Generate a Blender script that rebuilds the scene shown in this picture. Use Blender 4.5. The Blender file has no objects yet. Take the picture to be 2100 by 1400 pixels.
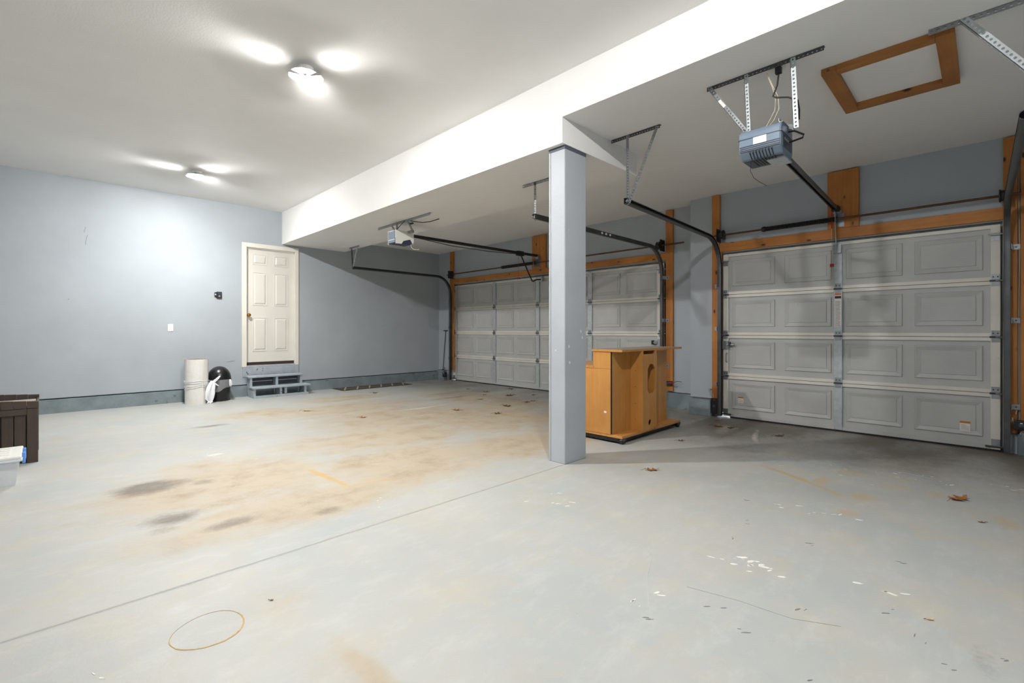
import bpy, math, random
import numpy as np
from mathutils import Vector, Matrix
random.seed(7)
rng = np.random.default_rng(11)
scn = bpy.context.scene
COL = scn.collection

# ------------------------------------------------------------------ camera
cam_d = bpy.data.cameras.new('camera')
cam_d.sensor_fit = 'HORIZONTAL'; cam_d.sensor_width = 36.0
cam_d.lens = 967.0 / 2100.0 * 36.0
cam_d.shift_y = -22.0 / 2100.0
cam_d.clip_start = 0.05
cam = bpy.data.objects.new('camera', cam_d); COL.objects.link(cam)
cam.location = (0, 0, 1.15)
cam.rotation_euler = (math.radians(90), 0, math.atan2(974, 967))
scn.camera = cam

# ------------------------------------------------------------------ world, exposure
scn.view_settings.view_transform = 'Standard'
scn.view_settings.look = 'None'
scn.view_settings.gamma = 1.0
scn.view_settings.use_curve_mapping = False
scn.view_settings.exposure = -0.22
LAMP_STRENGTH = 10200.0
LAMP_TILT = 27
w = bpy.data.worlds.new('world'); scn.world = w; w.use_nodes = True
bg = w.node_tree.nodes['Background']
bg.inputs[0].default_value = (0.86, 0.93, 1.0, 1); bg.inputs[1].default_value = 9.0

# ------------------------------------------------------------------ constants of the place
XL, YL, YR, XR, YF = -9.2, 6.68, 6.42, 1.1, -3.2
ZC, ZLOW, ZBEAM = 3.34, 2.97, 2.75
XSTEP = -2.92
LAMPS = [(-7.66, 1.5, ZC), (-4.0, 1.55, ZC), (-0.97, 1.55, ZC)]

# ------------------------------------------------------------------ materials
def lin(r, g, b):
    f = lambda c: (c / 255 / 12.92) if c / 255 <= 0.04045 else ((c / 255 + 0.055) / 1.055) ** 2.4
    return (f(r), f(g), f(b), 1.0)

class NT:
    def __init__(s, name):
        s.m = bpy.data.materials.new(name); s.m.use_nodes = True
        s.t = s.m.node_tree; s.b = s.t.nodes['Principled BSDF']
    def n(s, typ, **kw):
        x = s.t.nodes.new(typ)
        for k, v in kw.items(): setattr(x, k, v)
        return x
    def l(s, a, b): s.t.links.new(a, b)
    def pos(s, scale=(1, 1, 1), obj=False):
        mp = s.n('ShaderNodeMapping'); mp.inputs['Scale'].default_value = scale
        if obj: s.l(s.n('ShaderNodeTexCoord').outputs['Object'], mp.inputs[0])
        else: s.l(s.n('ShaderNodeNewGeometry').outputs['Position'], mp.inputs[0])
        return mp.outputs[0]
    def noise(s, vec, scale, detail=4, rough=0.6):
        x = s.n('ShaderNodeTexNoise'); x.inputs['Scale'].default_value = scale
        x.inputs['Detail'].default_value = detail; x.inputs['Roughness'].default_value = rough
        s.l(vec, x.inputs['Vector']); return x.outputs['Fac']
    def ramp(s, fac, p0, p1, c0=(0, 0, 0, 1), c1=(1, 1, 1, 1)):
        x = s.n('ShaderNodeValToRGB'); e = x.color_ramp.elements
        e[0].position = p0; e[1].position = p1; e[0].color = c0; e[1].color = c1
        s.l(fac, x.inputs[0]); return x.outputs[0]
    def mix(s, fac, a, b, typ='MIX'):
        x = s.n('ShaderNodeMix'); x.data_type = 'RGBA'; x.blend_type = typ
        for sock, v in ((x.inputs[0], fac), (x.inputs[6], a), (x.inputs[7], b)):
            if isinstance(v, (int, float)): sock.default_value = v
            elif isinstance(v, tuple): sock.default_value = v
            else: s.l(v, sock)
        return x.outputs[2]
    def math(s, op, a, b=0.0):
        x = s.n('ShaderNodeMath'); x.operation = op
        for sock, v in ((x.inputs[0], a), (x.inputs[1], b)):
            if isinstance(v, (int, float)): sock.default_value = v
            else: s.l(v, sock)
        return x.outputs[0]
    def bump(s, h, strength, dist=0.01):
        x = s.n('ShaderNodeBump'); x.inputs['Strength'].default_value = strength
        x.inputs['Distance'].default_value = dist
        s.l(h, x.inputs['Height']); s.l(x.outputs[0], s.b.inputs['Normal'])

def paint(name, rgb, rough=0.6, var=0.06, scale=3.0, metal=0.0, bump=0.0, bscale=60, speck=None, coat=0.0):
    k = NT(name); c = lin(*rgb)
    v = k.pos()
    n = k.noise(v, scale)
    lo = tuple(x * (1 - var) for x in c[:3]) + (1,); hi = tuple(min(1, x * (1 + var)) for x in c[:3]) + (1,)
    col = k.ramp(n, 0.3, 0.7, lo, hi)
    if speck:
        s = k.ramp(k.noise(v, speck[0], 2), speck[1], speck[1] + 0.03)
        col = k.mix(s, col, lin(*speck[2]))
    k.l(col, k.b.inputs['Base Color'])
    k.b.inputs['Roughness'].default_value = rough; k.b.inputs['Metallic'].default_value = metal
    if coat: k.b.inputs['Coat Weight'].default_value = coat
    if bump: k.bump(k.noise(v, bscale, 3), bump)
    return k.m

def wood(name, axis, c_lo, c_hi, knots=True, rough=0.55, fine=26):
    k = NT(name)
    sc = [fine, fine, fine]; sc[axis] = 1.4
    v = k.pos(tuple(sc))
    col = k.ramp(k.noise(v, 1.0, 5, 0.65), 0.3, 0.72, lin(*c_lo), lin(*c_hi))
    big = k.noise(k.pos((1.3, 1.3, 1.3)), 2.0, 3)
    col = k.mix(k.ramp(big, 0.35, 0.75), col, tuple(x * 0.86 for x in lin(*c_lo)[:3]) + (1,))
    if knots:
        vo = k.n('ShaderNodeTexVoronoi'); vo.inputs['Scale'].default_value = 1.0
        s2 = [9, 9, 9]; s2[axis] = 4.2
        k.l(k.pos(tuple(s2)), vo.inputs['Vector'])
        kn = k.ramp(vo.outputs['Distance'], 0.07, 0.15, (1, 1, 1, 1), (0, 0, 0, 1))
        col = k.mix(kn, col, lin(58, 28, 12))
    k.l(col, k.b.inputs['Base Color']); k.b.inputs['Roughness'].default_value = rough
    return k.m

MAT = {}
MAT['wall'] = paint('wall_paint', (170, 177, 183), 0.55, 0.05, 1.6, bump=0.08, bscale=90)
MAT['ceil'] = paint('ceiling_paint', (238, 237, 235), 0.8, 0.03, 1.2, bump=0.08, bscale=70)
MAT['concrete_blue'] = paint('painted_concrete', (126, 138, 143), 0.6, 0.18, 5.0, bump=0.3, bscale=25, speck=(7, 0.66, (104, 110, 108)))
MAT['concrete'] = paint('bare_concrete', (150, 146, 138), 0.85, 0.1, 3)
MAT['column'] = paint('column_paint', (176, 181, 187), 0.5, 0.05, 2.0, bump=0.15, bscale=40, speck=(16, 0.74, (205, 207, 208)))
MAT['column_band'] = paint('column_band_paint', (84, 90, 102), 0.6)
MAT['wood_z'] = wood('stained_wood_upright', 2, (176, 108, 44), (206, 140, 68))
MAT['wood_x'] = wood('stained_wood_level', 0, (176, 108, 44), (206, 140, 68))
MAT['wood_y'] = wood('stained_wood_deep', 1, (158, 100, 46), (186, 128, 66))
MAT['wood_hx'] = wood('hatch_wood_level', 0, (158, 100, 46), (186, 128, 66))
MAT['lam_z'] = wood('beech_laminate', 2, (196, 136, 68), (215, 157, 88), knots=False, rough=0.35, fine=34)
MAT['lam_y'] = wood('beech_laminate_level', 1, (196, 136, 68), (215, 157, 88), knots=False, rough=0.35, fine=34)
MAT['lam_top'] = paint('worn_grey_laminate_top', (150, 140, 132), 0.35, 0.08, 6)
MAT['door_skin'] = paint('garage_door_skin', (190, 191, 189), 0.5, 0.06, 3.0, bump=0.12, bscale=120, speck=(26, 0.76, (168, 168, 164)))
MAT['door_white'] = paint('garage_door_white', (226, 223, 214), 0.45, 0.05, 4.0, speck=(30, 0.74, (150, 140, 126)))
MAT['galv'] = paint('galvanised_steel', (158, 162, 166), 0.42, 0.16, 14, metal=0.75)
MAT['galv_white'] = paint('pale_galvanised_steel', (190, 196, 200), 0.5, 0.12, 22, metal=0.35)
MAT['darksteel'] = paint('dull_track_steel', (92, 95, 97), 0.38, 0.15, 9, metal=0.8)
MAT['black'] = paint('black_metal', (28, 28, 30), 0.45, 0.2, 8)
MAT['spring'] = paint('black_oiled_spring', (24, 22, 24), 0.35, 0.2, 8, metal=0.3)
MAT['rust'] = paint('rusty_shaft', (98, 66, 46), 0.5, 0.25, 20, metal=0.5)
MAT['rubber'] = paint('rubber_seal', (34, 35, 36), 0.7)
MAT['white'] = paint('white_plastic', (232, 232, 226), 0.4, 0.02)
MAT['cream'] = paint('cream_door_paint', (222, 219, 210), 0.42, 0.03, 2.0)
MAT['cream_trim'] = paint('cream_trim_paint', (226, 222, 211), 0.45, 0.04, 3.0)
MAT['brass'] = paint('brass', (196, 148, 74), 0.22, 0.05, metal=1.0)
MAT['brown_dark'] = paint('dark_brown_sweep', (52, 38, 32), 0.7)
MAT['steps'] = paint('worn_blue_step_paint', (162, 172, 180), 0.6, 0.12, 9, bump=0.2, bscale=60, speck=(14, 0.68, (104, 106, 104)))
MAT['opener_blue'] = paint('slate_blue_plastic', (112, 129, 147), 0.38, 0.05)
MAT['opener_dark'] = paint('dark_slate_plastic', (62, 72, 84), 0.4, 0.05)
MAT['opener_navy'] = paint('navy_plastic', (52, 60, 84), 0.4, 0.05)
MAT['red'] = paint('red_plastic', (176, 20, 28), 0.5)
MAT['cable_black'] = paint('black_cable', (22, 22, 24), 0.5)
MAT['cable_cream'] = paint('cream_wire', (206, 196, 170), 0.5)
MAT['box_brown'] = wood('brown_resin', 2, (62, 50, 43), (78, 64, 55), knots=False, rough=0.5, fine=40)
MAT['box_top'] = paint('pale_grey_lid', (172, 164, 154), 0.5, 0.06)
MAT['blue'] = paint('bright_blue_latch', (92, 150, 226), 0.35)
MAT['roll'] = paint('white_paper_wrap', (227, 224, 218), 0.75, 0.04, 12, bump=0.5, bscale=18)
MAT['roll_core'] = paint('brown_roll_edge', (160, 132, 108), 0.9, 0.25, 40)
MAT['bin'] = paint('black_bin_plastic', (24, 25, 27), 0.3, 0.1, 5)
MAT['mat_dark'] = paint('dark_doormat', (72, 64, 54), 0.95, 0.4, 60, bump=0.6, bscale=300)
MAT['mat_line'] = paint('tan_doormat_line', (166, 150, 122), 0.95, 0.2, 60)
MAT['leaf'] = paint('dry_oak_leaf', (150, 96, 46), 0.75, 0.5, 30)
MAT['leaf_pale'] = paint('pale_dry_leaf', (196, 170, 130), 0.75, 0.35, 30)
MAT['leaf_dark'] = paint('dark_dry_leaf', (112, 76, 44), 0.8, 0.5, 30)
MAT['sticker'] = paint('white_sticker', (232, 230, 224), 0.5, 0.05, 40)
MAT['sticker_orange'] = paint('orange_sticker_band', (206, 118, 46), 0.5)
MAT['sticker_text'] = paint('grey_print', (150, 148, 144), 0.6)
MAT['print_black'] = paint('black_print', (40, 40, 44), 0.6)
MAT['chip'] = paint('bare_white_chip', (226, 224, 216), 0.8, 0.08, 30)
MAT['scuff'] = paint('black_scuff', (118, 120, 116), 0.8, 0.2, 40)
MAT['scratch'] = paint('pale_scratch', (190, 192, 190), 0.8, 0.03, 30)
MAT['glass_clear'] = paint('cloudy_plastic', (214, 222, 228), 0.25, 0.02)
k = NT('clear_cloudy_plastic'); k.b.inputs['Base Color'].default_value = lin(232, 237, 241); k.b.inputs['Roughness'].default_value = 0.25
k.b.inputs['Transmission Weight'].default_value = 0.12; MAT['tote'] = k.m
k = NT('thin_bag_film'); k.b.inputs['Base Color'].default_value = lin(225, 228, 232); k.b.inputs['Roughness'].default_value = 0.3
k.b.inputs['Alpha'].default_value = 0.3; MAT['film'] = k.m
k = NT('white_bag_plastic'); k.b.inputs['Base Color'].default_value = lin(232, 233, 238); k.b.inputs['Roughness'].default_value = 0.35
k.b.inputs['Subsurface Weight'].default_value = 0.0; MAT['bag'] = k.m
def emis(name, rgb, strength):
    k = NT(name); k.b.inputs['Base Color'].default_value = (0.8, 0.8, 0.8, 1)
    k.b.inputs['Emission Color'].default_value = rgb; k.b.inputs['Emission Strength'].default_value = strength
    return k.m
MAT['pale_cloth'] = paint('pale_blue_cloth', (196, 210, 224), 0.8)
MAT['bucket_grey'] = paint('grey_bucket_plastic', (128, 130, 130), 0.5)
MAT['led'] = emis('led_panel', (1.0, 0.985, 0.965, 1), LAMP_STRENGTH)
MAT['led_soft'] = emis('dim_led_panel', (1.0, 0.985, 0.965, 1), LAMP_STRENGTH * 0.85)  # third lamp set dimmer so the shadows from the others stay strong
MAT['led_body'] = paint('lamp_body_grey', (205, 205, 205), 0.5)

# ------------------------------------------------------------------ mesh builder
OFF = {}
class MB:
    def __init__(s): s.v = []; s.f = []
    def add(s, v, f):
        o = len(s.v); s.v += [tuple(p) for p in v]; s.f += [tuple(i + o for i in q) for q in f]; return s
    def box(s, x0, x1, y0, y1, z0, z1):
        v = [(x, y, z) for z in (z0, z1) for y in (y0, y1) for x in (x0, x1)]
        return s.add(v, [(0, 2, 3, 1), (4, 5, 7, 6), (0, 1, 5, 4), (2, 6, 7, 3), (0, 4, 6, 2), (1, 3, 7, 5)])
    def prism(s, poly, axis, a0, a1):
        n = len(poly)
        def P(p, a):
            q = list(p); q.insert(axis, a); return tuple(q)
        v = [P(p, a0) for p in poly] + [P(p, a1) for p in poly]
        f = [tuple(range(n))[::-1], tuple(range(n, 2 * n))] + [(i, (i + 1) % n, n + (i + 1) % n, n + i) for i in range(n)]
        return s.add(v, f)
    def bar(s, p0, p1, w, t, side=(0, 0, 1)):
        p0, p1 = Vector(p0), Vector(p1); d = (p1 - p0).normalized(); a = d.cross(Vector(side))
        if a.length < 1e-4: a = d.cross(Vector((1, 0, 0)))
        a.normalize(); b = d.cross(a)
        v = [p + a * (sa * w / 2) + b * (sb * t / 2) for p in (p0, p1) for sa, sb in ((-1, -1), (1, -1), (1, 1), (-1, 1))]
        return s.add(v, [(0, 1, 2, 3), (7, 6, 5, 4)] + [(i, 4 + i, 4 + (i + 1) % 4, (i + 1) % 4) for i in range(4)])
    def sweep(s, pts, prof, ref=(1, 0, 0)):
        pts = [Vector(p) for p in pts]; n = len(prof); v = []
        for i, p in enumerate(pts):
            t = (pts[min(i + 1, len(pts) - 1)] - pts[max(i - 1, 0)]).normalized()
            b = Vector(ref); b = (b - t * b.dot(t))
            if b.length < 1e-3: b = t.orthogonal()
            b.normalize(); nn = t.cross(b)
            v += [p + b * q[0] + nn * q[1] for q in prof]
        f = [tuple(range(n)), tuple(range((len(pts) - 1) * n, len(pts) * n))[::-1]]
        for i in range(len(pts) - 1):
            for j in range(n):
                f.append((i * n + j, (i + 1) * n + j, (i + 1) * n + (j + 1) % n, i * n + (j + 1) % n))
        return s.add(v, f)
    def tube(s, pts, r, seg=8, ref=(0.31, 0.17, 0.93)):
        return s.sweep(pts, [(r * math.cos(2 * math.pi * i / seg), r * math.sin(2 * math.pi * i / seg)) for i in range(seg)], ref)
    def lathe(s, prof, c, seg=32, axis=2):
        v = []; n = len(prof)
        for i in range(seg):
            a = 2 * math.pi * i / seg
            for r, h in prof:
                q = [r * math.cos(a), r * math.sin(a)]; q.insert(axis, h)
                v.append((c[0] + q[0], c[1] + q[1], c[2] + q[2]))
        f = []
        for i in range(seg):
            for j in range(n - 1):
                f.append((i * n + j, ((i + 1) % seg) * n + j, ((i + 1) % seg) * n + j + 1, i * n + j + 1))
        f.append(tuple(i * n for i in range(seg))[::-1]); f.append(tuple(i * n + n - 1 for i in range(seg)))
        return s.add(v, f)
    def frustum_y(s, x0, x1, z0, z1, y0, y1, inset):
        """raised panel on a plane y=y0 standing proud to y=y1"""
        v = [(x0, y0, z0), (x1, y0, z0), (x1, y0, z1), (x0, y0, z1)]
        i = inset; v += [(x0 + i, y1, z0 + i), (x1 - i, y1, z0 + i), (x1 - i, y1, z1 - i), (x0 + i, y1, z1 - i)]
        return s.add(v, [(0, 1, 5, 4), (1, 2, 6, 5), (2, 3, 7, 6), (3, 0, 4, 7), (4, 5, 6, 7), (3, 2, 1, 0)])
    def perf(s, p0, p1, da, db, leg=0.032, th=0.0025, pitch=0.026, r=0.0065, legs=2):
        """slotted angle iron: two perforated legs da, db meeting along p0-p1"""
        p0, p1 = Vector(p0), Vector(p1); d = p1 - p0; L = d.length; d.normalize()
        n = max(1, round(L / pitch)); st = L / n
        for u, o in ((Vector(da), Vector(db)), (Vector(db), Vector(da)))[:legs]:
            u = (u - d * u.dot(d)).normalized(); nrm = d.cross(u).normalized()
            if nrm.dot(o) < 0: nrm = -nrm
            for i in range(n):
                ring_o = [(0, 0), (.5, 0), (1, 0), (1, .5), (1, 1), (.5, 1), (0, 1), (0, .5)]
                c = p0 + d * (st * (i + .5)) + u * (leg * .52)
                vo = [p0 + d * (st * (i + a)) + u * (leg * b) for a, b in ring_o]
                ang = [-135, -90, -45, 0, 45, 90, 135, 180]
                vi = [c + d * (r * math.cos(math.radians(a))) + u * (r * math.sin(math.radians(a))) for a in ang]
                V = vo + vi + [q + nrm * th for q in vo + vi]; F = []
                for j in range(8):
                    m = (j + 1) % 8
                    F += [(j, m, 8 + m, 8 + j), (16 + m, 16 + j, 24 + j, 24 + m), (8 + j, 8 + m, 24 + m, 24 + j)]
                for j in (0, 1, 4, 5): F.append((j, 16 + j, 16 + j + 1, j + 1))
                if i == 0: F += [(6, 22, 23, 7), (7, 23, 16, 0)]
                if i == n - 1: F += [(2, 18, 19, 3), (3, 19, 20, 4)]
                s.add(V, F)
        return s
    def build(s, name, mat, parent=None, smooth=False, bevel=0.0, kind=None):
        me = bpy.data.meshes.new(name)
        off = OFF.get(parent.name, (0, 0, 0)) if parent else None
        if parent:
            v = [(p[0] - off[0], p[1] - off[1], p[2] - off[2]) for p in s.v]
        else: v = s.v
        me.from_pydata(v, [], s.f); me.update()
        import bmesh
        bm = bmesh.new(); bm.from_mesh(me); bmesh.ops.recalc_face_normals(bm, faces=bm.faces[:]); bm.to_mesh(me); bm.free()
        mats = mat if isinstance(mat, (list, tuple)) else [mat]
        for m in mats: me.materials.append(MAT[m] if isinstance(m, str) else m)
        o = bpy.data.objects.new(name, me); COL.objects.link(o)
        if parent: o.parent = parent; OFF[o.name] = off
        else: OFF[o.name] = (0, 0, 0)
        if smooth:
            me.polygons.foreach_set('use_smooth', [True] * len(me.polygons))
            try: me.set_sharp_from_angle(angle=math.radians(40))
            except Exception: pass
        if bevel:
            b = o.modifiers.new('bevel', 'BEVEL'); b.width = bevel; b.segments = 2; b.limit_method = 'ANGLE'
        if kind: o['kind'] = kind
        return o
def B(*a): return MB().box(*a)
def thing(name, label, cat, loc, group=None):
    o = bpy.data.objects.new(name, None); COL.objects.link(o)
    o.empty_display_size = 0.1; o.location = loc; OFF[o.name] = tuple(loc)
    o['label'] = label; o['category'] = cat
    if group: o['group'] = group
    return o
def tag(o, label, cat, group=None):
    o['label'] = label; o['category'] = cat
    if group: o['group'] = group
    return o
def settle(o):
    """put a one-mesh thing's origin at the middle of its base"""
    vs = o.data.vertices; n = len(vs); c = np.empty(n * 3); vs.foreach_get('co', c); c = c.reshape(-1, 3)
    p = np.array([(c[:, 0].min() + c[:, 0].max()) / 2, (c[:, 1].min() + c[:, 1].max()) / 2, c[:, 2].min()])
    vs.foreach_set('co', (c - p).ravel()); o.location = p; OFF[o.name] = tuple(p); o.data.update(); return o

# ------------------------------------------------------------------ floor
def vnoise(x, y, s, seed):
    """smooth value noise on arrays"""
    r = np.random.default_rng(seed); T = r.random((64, 64))
    u, v = x / s, y / s; iu, iv = np.floor(u).astype(int), np.floor(v).astype(int)
    fu, fv = u - iu, v - iv; fu = fu * fu * (3 - 2 * fu); fv = fv * fv * (3 - 2 * fv)
    g = lambda a, b: T[a % 64, b % 64]
    return (g(iu, iv) * (1 - fu) + g(iu + 1, iv) * fu) * (1 - fv) + (g(iu, iv + 1) * (1 - fu) + g(iu + 1, iv + 1) * fu) * fv
def fbm(x, y, s, seed): return sum(vnoise(x, y, s / 2 ** i, seed + i) / 2 ** (i + 1) for i in range(4)) / 0.9375
JX = -2.557
xs = np.concatenate([np.linspace(XL - 0.1, JX - 0.02, 270), [JX - 0.0022, JX - 0.0012, JX + 0.0012, JX + 0.0022], np.linspace(JX + 0.02, XR + 0.05, 150)])
ys = np.linspace(YF - 0.05, 6.95, 400)
GX, GY = np.meshgrid(xs, ys, indexing='ij')
GZ = np.zeros_like(GX)
groove = (np.abs(GX - JX) < 0.0018) & (GY < 3.15)
GZ[groove] = -0.02
WX = GX + 0.10 * (fbm(GX, GY, 0.5, 5) - .5); WY = GY + 0.10 * (fbm(GX, GY, 0.5, 9) - .5)
def blob(cx, cy, rx, ry, ang=0, soft=1.0):
    a = math.radians(ang); dx, dy = WX - cx, WY - cy
    u = (dx * math.cos(a) + dy * math.sin(a)) / rx; v = (-dx * math.sin(a) + dy * math.cos(a)) / ry
    return np.clip(1.35 - np.sqrt(u * u + v * v) / soft, 0, 1) ** 1.3
def clamp(a): return np.clip(a, 0, 1)
streak = clamp(.55 * fbm(GX, GY * 0.35, 0.35, 21) + .75 * fbm(GX, GY * .6, 0.12, 33) - .15)          # tyre wear runs along the bays
mott = fbm(GX, GY, 0.22, 40)
tan = np.zeros_like(GX)
for b in [(-4.1, 1.0, .95, 1.0), (-3.2, 1.2, .42, 1.1), (-3.6, 2.3, .85, 1.1), (-4.6, 2.6, .9, 1.3), (-3.3, 3.4, .6, .9), (-5.6, 3.4, 1.1, 1.3),
          (-4.6, 4.3, 1.5, 1.3), (-6.7, 3.2, .8, 1.5), (-7.1, 2.2, .5, .8), (-6.0, 5.2, 1.9, .8), (-3.1, 4.0, .35, .7), (-7.7, 3.6, .5, 1.0)]:
    tan = np.maximum(tan, blob(*b))
tan = clamp(tan * (0.25 + 1.15 * streak) * 1.05)
tan = np.maximum(tan, 1.0 * blob(-3.01, 1.29, .14, .2))
disc = blob(-3.0, 1.29, .1, .15)
tan = np.maximum(tan, 0.85 * clamp(blob(-1.42, .77, .4, .055, 0) * (.5 + mott)))
tan = np.maximum(tan, 0.5 * clamp(blob(-1.5, .68, .4, .12, 0) * (.4 + mott)))
tan = np.maximum(tan, 0.45 * clamp(blob(-2.15, .72, .22, .28) * (.4 + mott)))
dark = np.zeros_like(GX)
for cx, cy, rx, ry, an, s in [(-4.34, .56, .2, .28, 0, 1.15), (-3.53, .56, .16, .2, 0, 1.0), (-3.2, .8, .1, .2, 0, .95), (-4.2, .85, .12, .12, 0, .6), (-3.35, .5, .1, .12, 0, .6), (-3.6, .95, .3, .5, 0, .35), (-4.4, 1.3, .25, .5, 0, .35), (-6.62, 1.45, .1, .3, 0, .9), (-3.95, 1.0, .07, .12, 0, .5),
                              (-7.0, 5.45, .25, .75, 0, .7), (-3.2, 1.35, .1, .4, 0, .45), (-6.5, 5.0, .16, .8, 0, .7), (-5.8, 5.0, .2, .7, 0, .5), (-7.0, 2.3, .12, .5, 0, .5), (-4.0, 2.0, .2, .5, 0, .35),
                              (-1.7, 4.95, .5, .4, 20, .6), (-1.3, 5.6, .8, .35, 0, .45), (-.4, 5.7, .6, .4, 0, .4), (-.02, 2.36, .06, .22, 0, .5), (-.55, 1.95, .06, .25, 0, .3), (-1.0, 5.0, .8, .5, 0, .3)]:
    dark = np.maximum(dark, s * clamp(blob(cx, cy, rx, ry, an) * (.35 + .95 * streak)))
grime_falloff = np.clip((GY - 4.1 + .9 * (fbm(GX, GY, .9, 61) - .5)) / 1.8, 0, 1)  # door dirt, with light falloff and weaker rear bounce put into the colour
dark = np.maximum(dark, clamp(grime_falloff * (.25 + .75 * fbm(GX, GY * .5, .4, 70)) * np.where(GX > -2.6, 1.25, .85)))
dark = np.maximum(dark, .62 * disc)
pale = np.zeros_like(GX)
for cx, cy, rx, ry, an, s in [(-5.05, 1.12, .05, .12, 0, .8), (-5.95, 4.05, .06, .8, 0, .9), (-5.4, 3.65, .05, .5, 0, .9), (-2.1, 5.6, .22, .6, 20, .7), (-1.8, 5.6, .05, .7, 20, .8), (-2.4, 5.0, .25, .35, 0, .5),
                              (-2.78, 1.6, .06, .5, 0, .5), (-2.95, 2.4, .07, .7, 0, .5), (-2.3, .55, .1, .3, 0, .4), (-1.9, .35, .12, .2, 0, .4), (-6.2, 3.2, .06, .4, 0, .5), (-4.9, 3.5, .05, .6, 0, .5), (-4.7, 4.9, .05, .5, 0, .5)]:
    pale = np.maximum(pale, s * clamp(blob(cx, cy, rx, ry, an) * (.3 + 1.0 * mott)))
def seg_mask(x0, y0, x1, y1, wd):
    dx, dy = x1 - x0, y1 - y0; t = np.clip(((GX - x0) * dx + (GY - y0) * dy) / (dx * dx + dy * dy), 0, 1)
    d = np.hypot(GX - x0 - t * dx, GY - y0 - t * dy); return np.clip(1.5 - d / wd, 0, 1)
yel = np.zeros_like(GX)
for a in [(-3.95, 1.56, -3.33, 1.6, .03), (-4.74, 4.5, -4.16, 4.58, .03), (-1.34, 4.35, -.99, 4.15, .035), (-.99, 4.15, -.73, 3.95, .03), (-3.33, 1.6, -3.25, 1.95, .02), (-4.16, 4.58, -4.1, 4.8, .02)]:
    yel = np.maximum(yel, .9 * seg_mask(*a) * (.35 + .9 * mott))
for b in [(-.9, 4.25, .09, .2), (-.45, 4.43, .16, .2), (-.25, 4.45, .12, .15), (-.62, 4.0, .14, .12), (-.65, 3.62, .1, .1), (.05, 4.1, .1, .2), (-.75, 4.6, .2, .2)]:
    yel = np.maximum(yel, .75 * clamp(blob(*b) * (.2 + 1.1 * mott)))
nx, ny = GX.shape
vid = np.arange(nx * ny).reshape(nx, ny)
quads = np.stack([vid[:-1, :-1], vid[1:, :-1], vid[1:, 1:], vid[:-1, 1:]], -1).reshape(-1, 4)
me = bpy.data.meshes.new('floor')
me.vertices.add(nx * ny); me.vertices.foreach_set('co', np.stack([GX, GY, GZ], -1).astype(np.float32).ravel())
me.loops.add(quads.size); me.loops.foreach_set('vertex_index', quads.ravel().astype(np.int32))
me.polygons.add(len(quads)); me.polygons.foreach_set('loop_start', np.arange(0, quads.size, 4, dtype=np.int32))
me.update(calc_edges=True)
at = me.color_attributes.new('stains_falloff', 'FLOAT_COLOR', 'POINT')
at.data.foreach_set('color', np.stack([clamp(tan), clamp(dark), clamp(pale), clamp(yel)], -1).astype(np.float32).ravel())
k = NT('worn_painted_floor')
va = k.n('ShaderNodeVertexColor'); va.layer_name = 'stains_falloff'
sep = k.n('ShaderNodeSeparateColor'); k.l(va.outputs['Color'], sep.inputs[0])
P = k.pos()
base = k.ramp(k.noise(P, 0.9, 5, 0.65), 0.3, 0.72, lin(164, 169, 168), lin(180, 179, 173))
base = k.mix(k.ramp(k.noise(P, 2.6, 5, 0.7), 0.48, 0.78), base, lin(182, 175, 158))
base = k.mix(k.math('MULTIPLY', k.ramp(k.noise(k.pos((9, 4, 9)), 1.0, 6, 0.75), 0.5, 0.7), 0.35), base, lin(196, 197, 194))
fine = k.noise(k.pos((15, 9, 15)), 1.0, 9, 0.78)
grain = k.noise(P, 55, 6, 0.75)
nz = k.math('ADD', k.math('MULTIPLY', fine, 1.3), k.math('MULTIPLY', grain, 0.9))      # about 0.5 .. 1.7, mean 1.1
def mask(m, amt, gain=1.5):
    x = k.math('SUBTRACT', k.math('MULTIPLY', m, gain), k.math('MULTIPLY', k.math('SUBTRACT', 1.65, nz), amt))
    q = k.n('ShaderNodeClamp'); k.l(x, q.inputs[0]); return q.outputs[0]
col = k.mix(mask(sep.outputs[0], 0.7, 1.85), base, lin(177, 165, 145))
col = k.mix(k.math('MULTIPLY', mask(sep.outputs[0], 0.9, 1.6), k.ramp(k.noise(P, 3.5, 6, 0.7), 0.45, 0.7)), col, lin(158, 140, 118))
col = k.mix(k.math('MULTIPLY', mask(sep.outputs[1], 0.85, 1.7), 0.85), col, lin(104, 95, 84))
col = k.mix(mask(sep.outputs[2], 1.25, 1.7), col, lin(214, 210, 200))
col = k.mix(k.math('MULTIPLY', mask(va.outputs['Alpha'], 0.95, 1.75), 0.7), col, lin(192, 152, 66))
dust = k.ramp(k.noise(P, 38, 3, 0.7), 0.68, 0.78); col = k.mix(k.math('MULTIPLY', dust, 0.28), col, lin(120, 116, 108))
dust2 = k.ramp(k.noise(P, 90, 2, 0.7), 0.66, 0.74); col = k.mix(k.math('MULTIPLY', dust2, 0.25), col, lin(205, 205, 200))
k.l(col, k.b.inputs['Base Color'])
rg = k.ramp(k.noise(P, 1.7, 4), 0.3, 0.75, (.42, .42, .42, 1), (.62, .62, .62, 1))
k.l(k.mix(sep.outputs[0], rg, (.62, .62, .62, 1)), k.b.inputs['Roughness'])
k.bump(k.noise(P, 45, 4), 0.06)
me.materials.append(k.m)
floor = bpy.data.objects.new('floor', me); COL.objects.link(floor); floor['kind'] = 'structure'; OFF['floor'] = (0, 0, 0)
B(XL - 0.15, XR + 0.15, YF - 0.15, 6.95, -0.2, -0.03).build('slab', 'concrete', floor)

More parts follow.
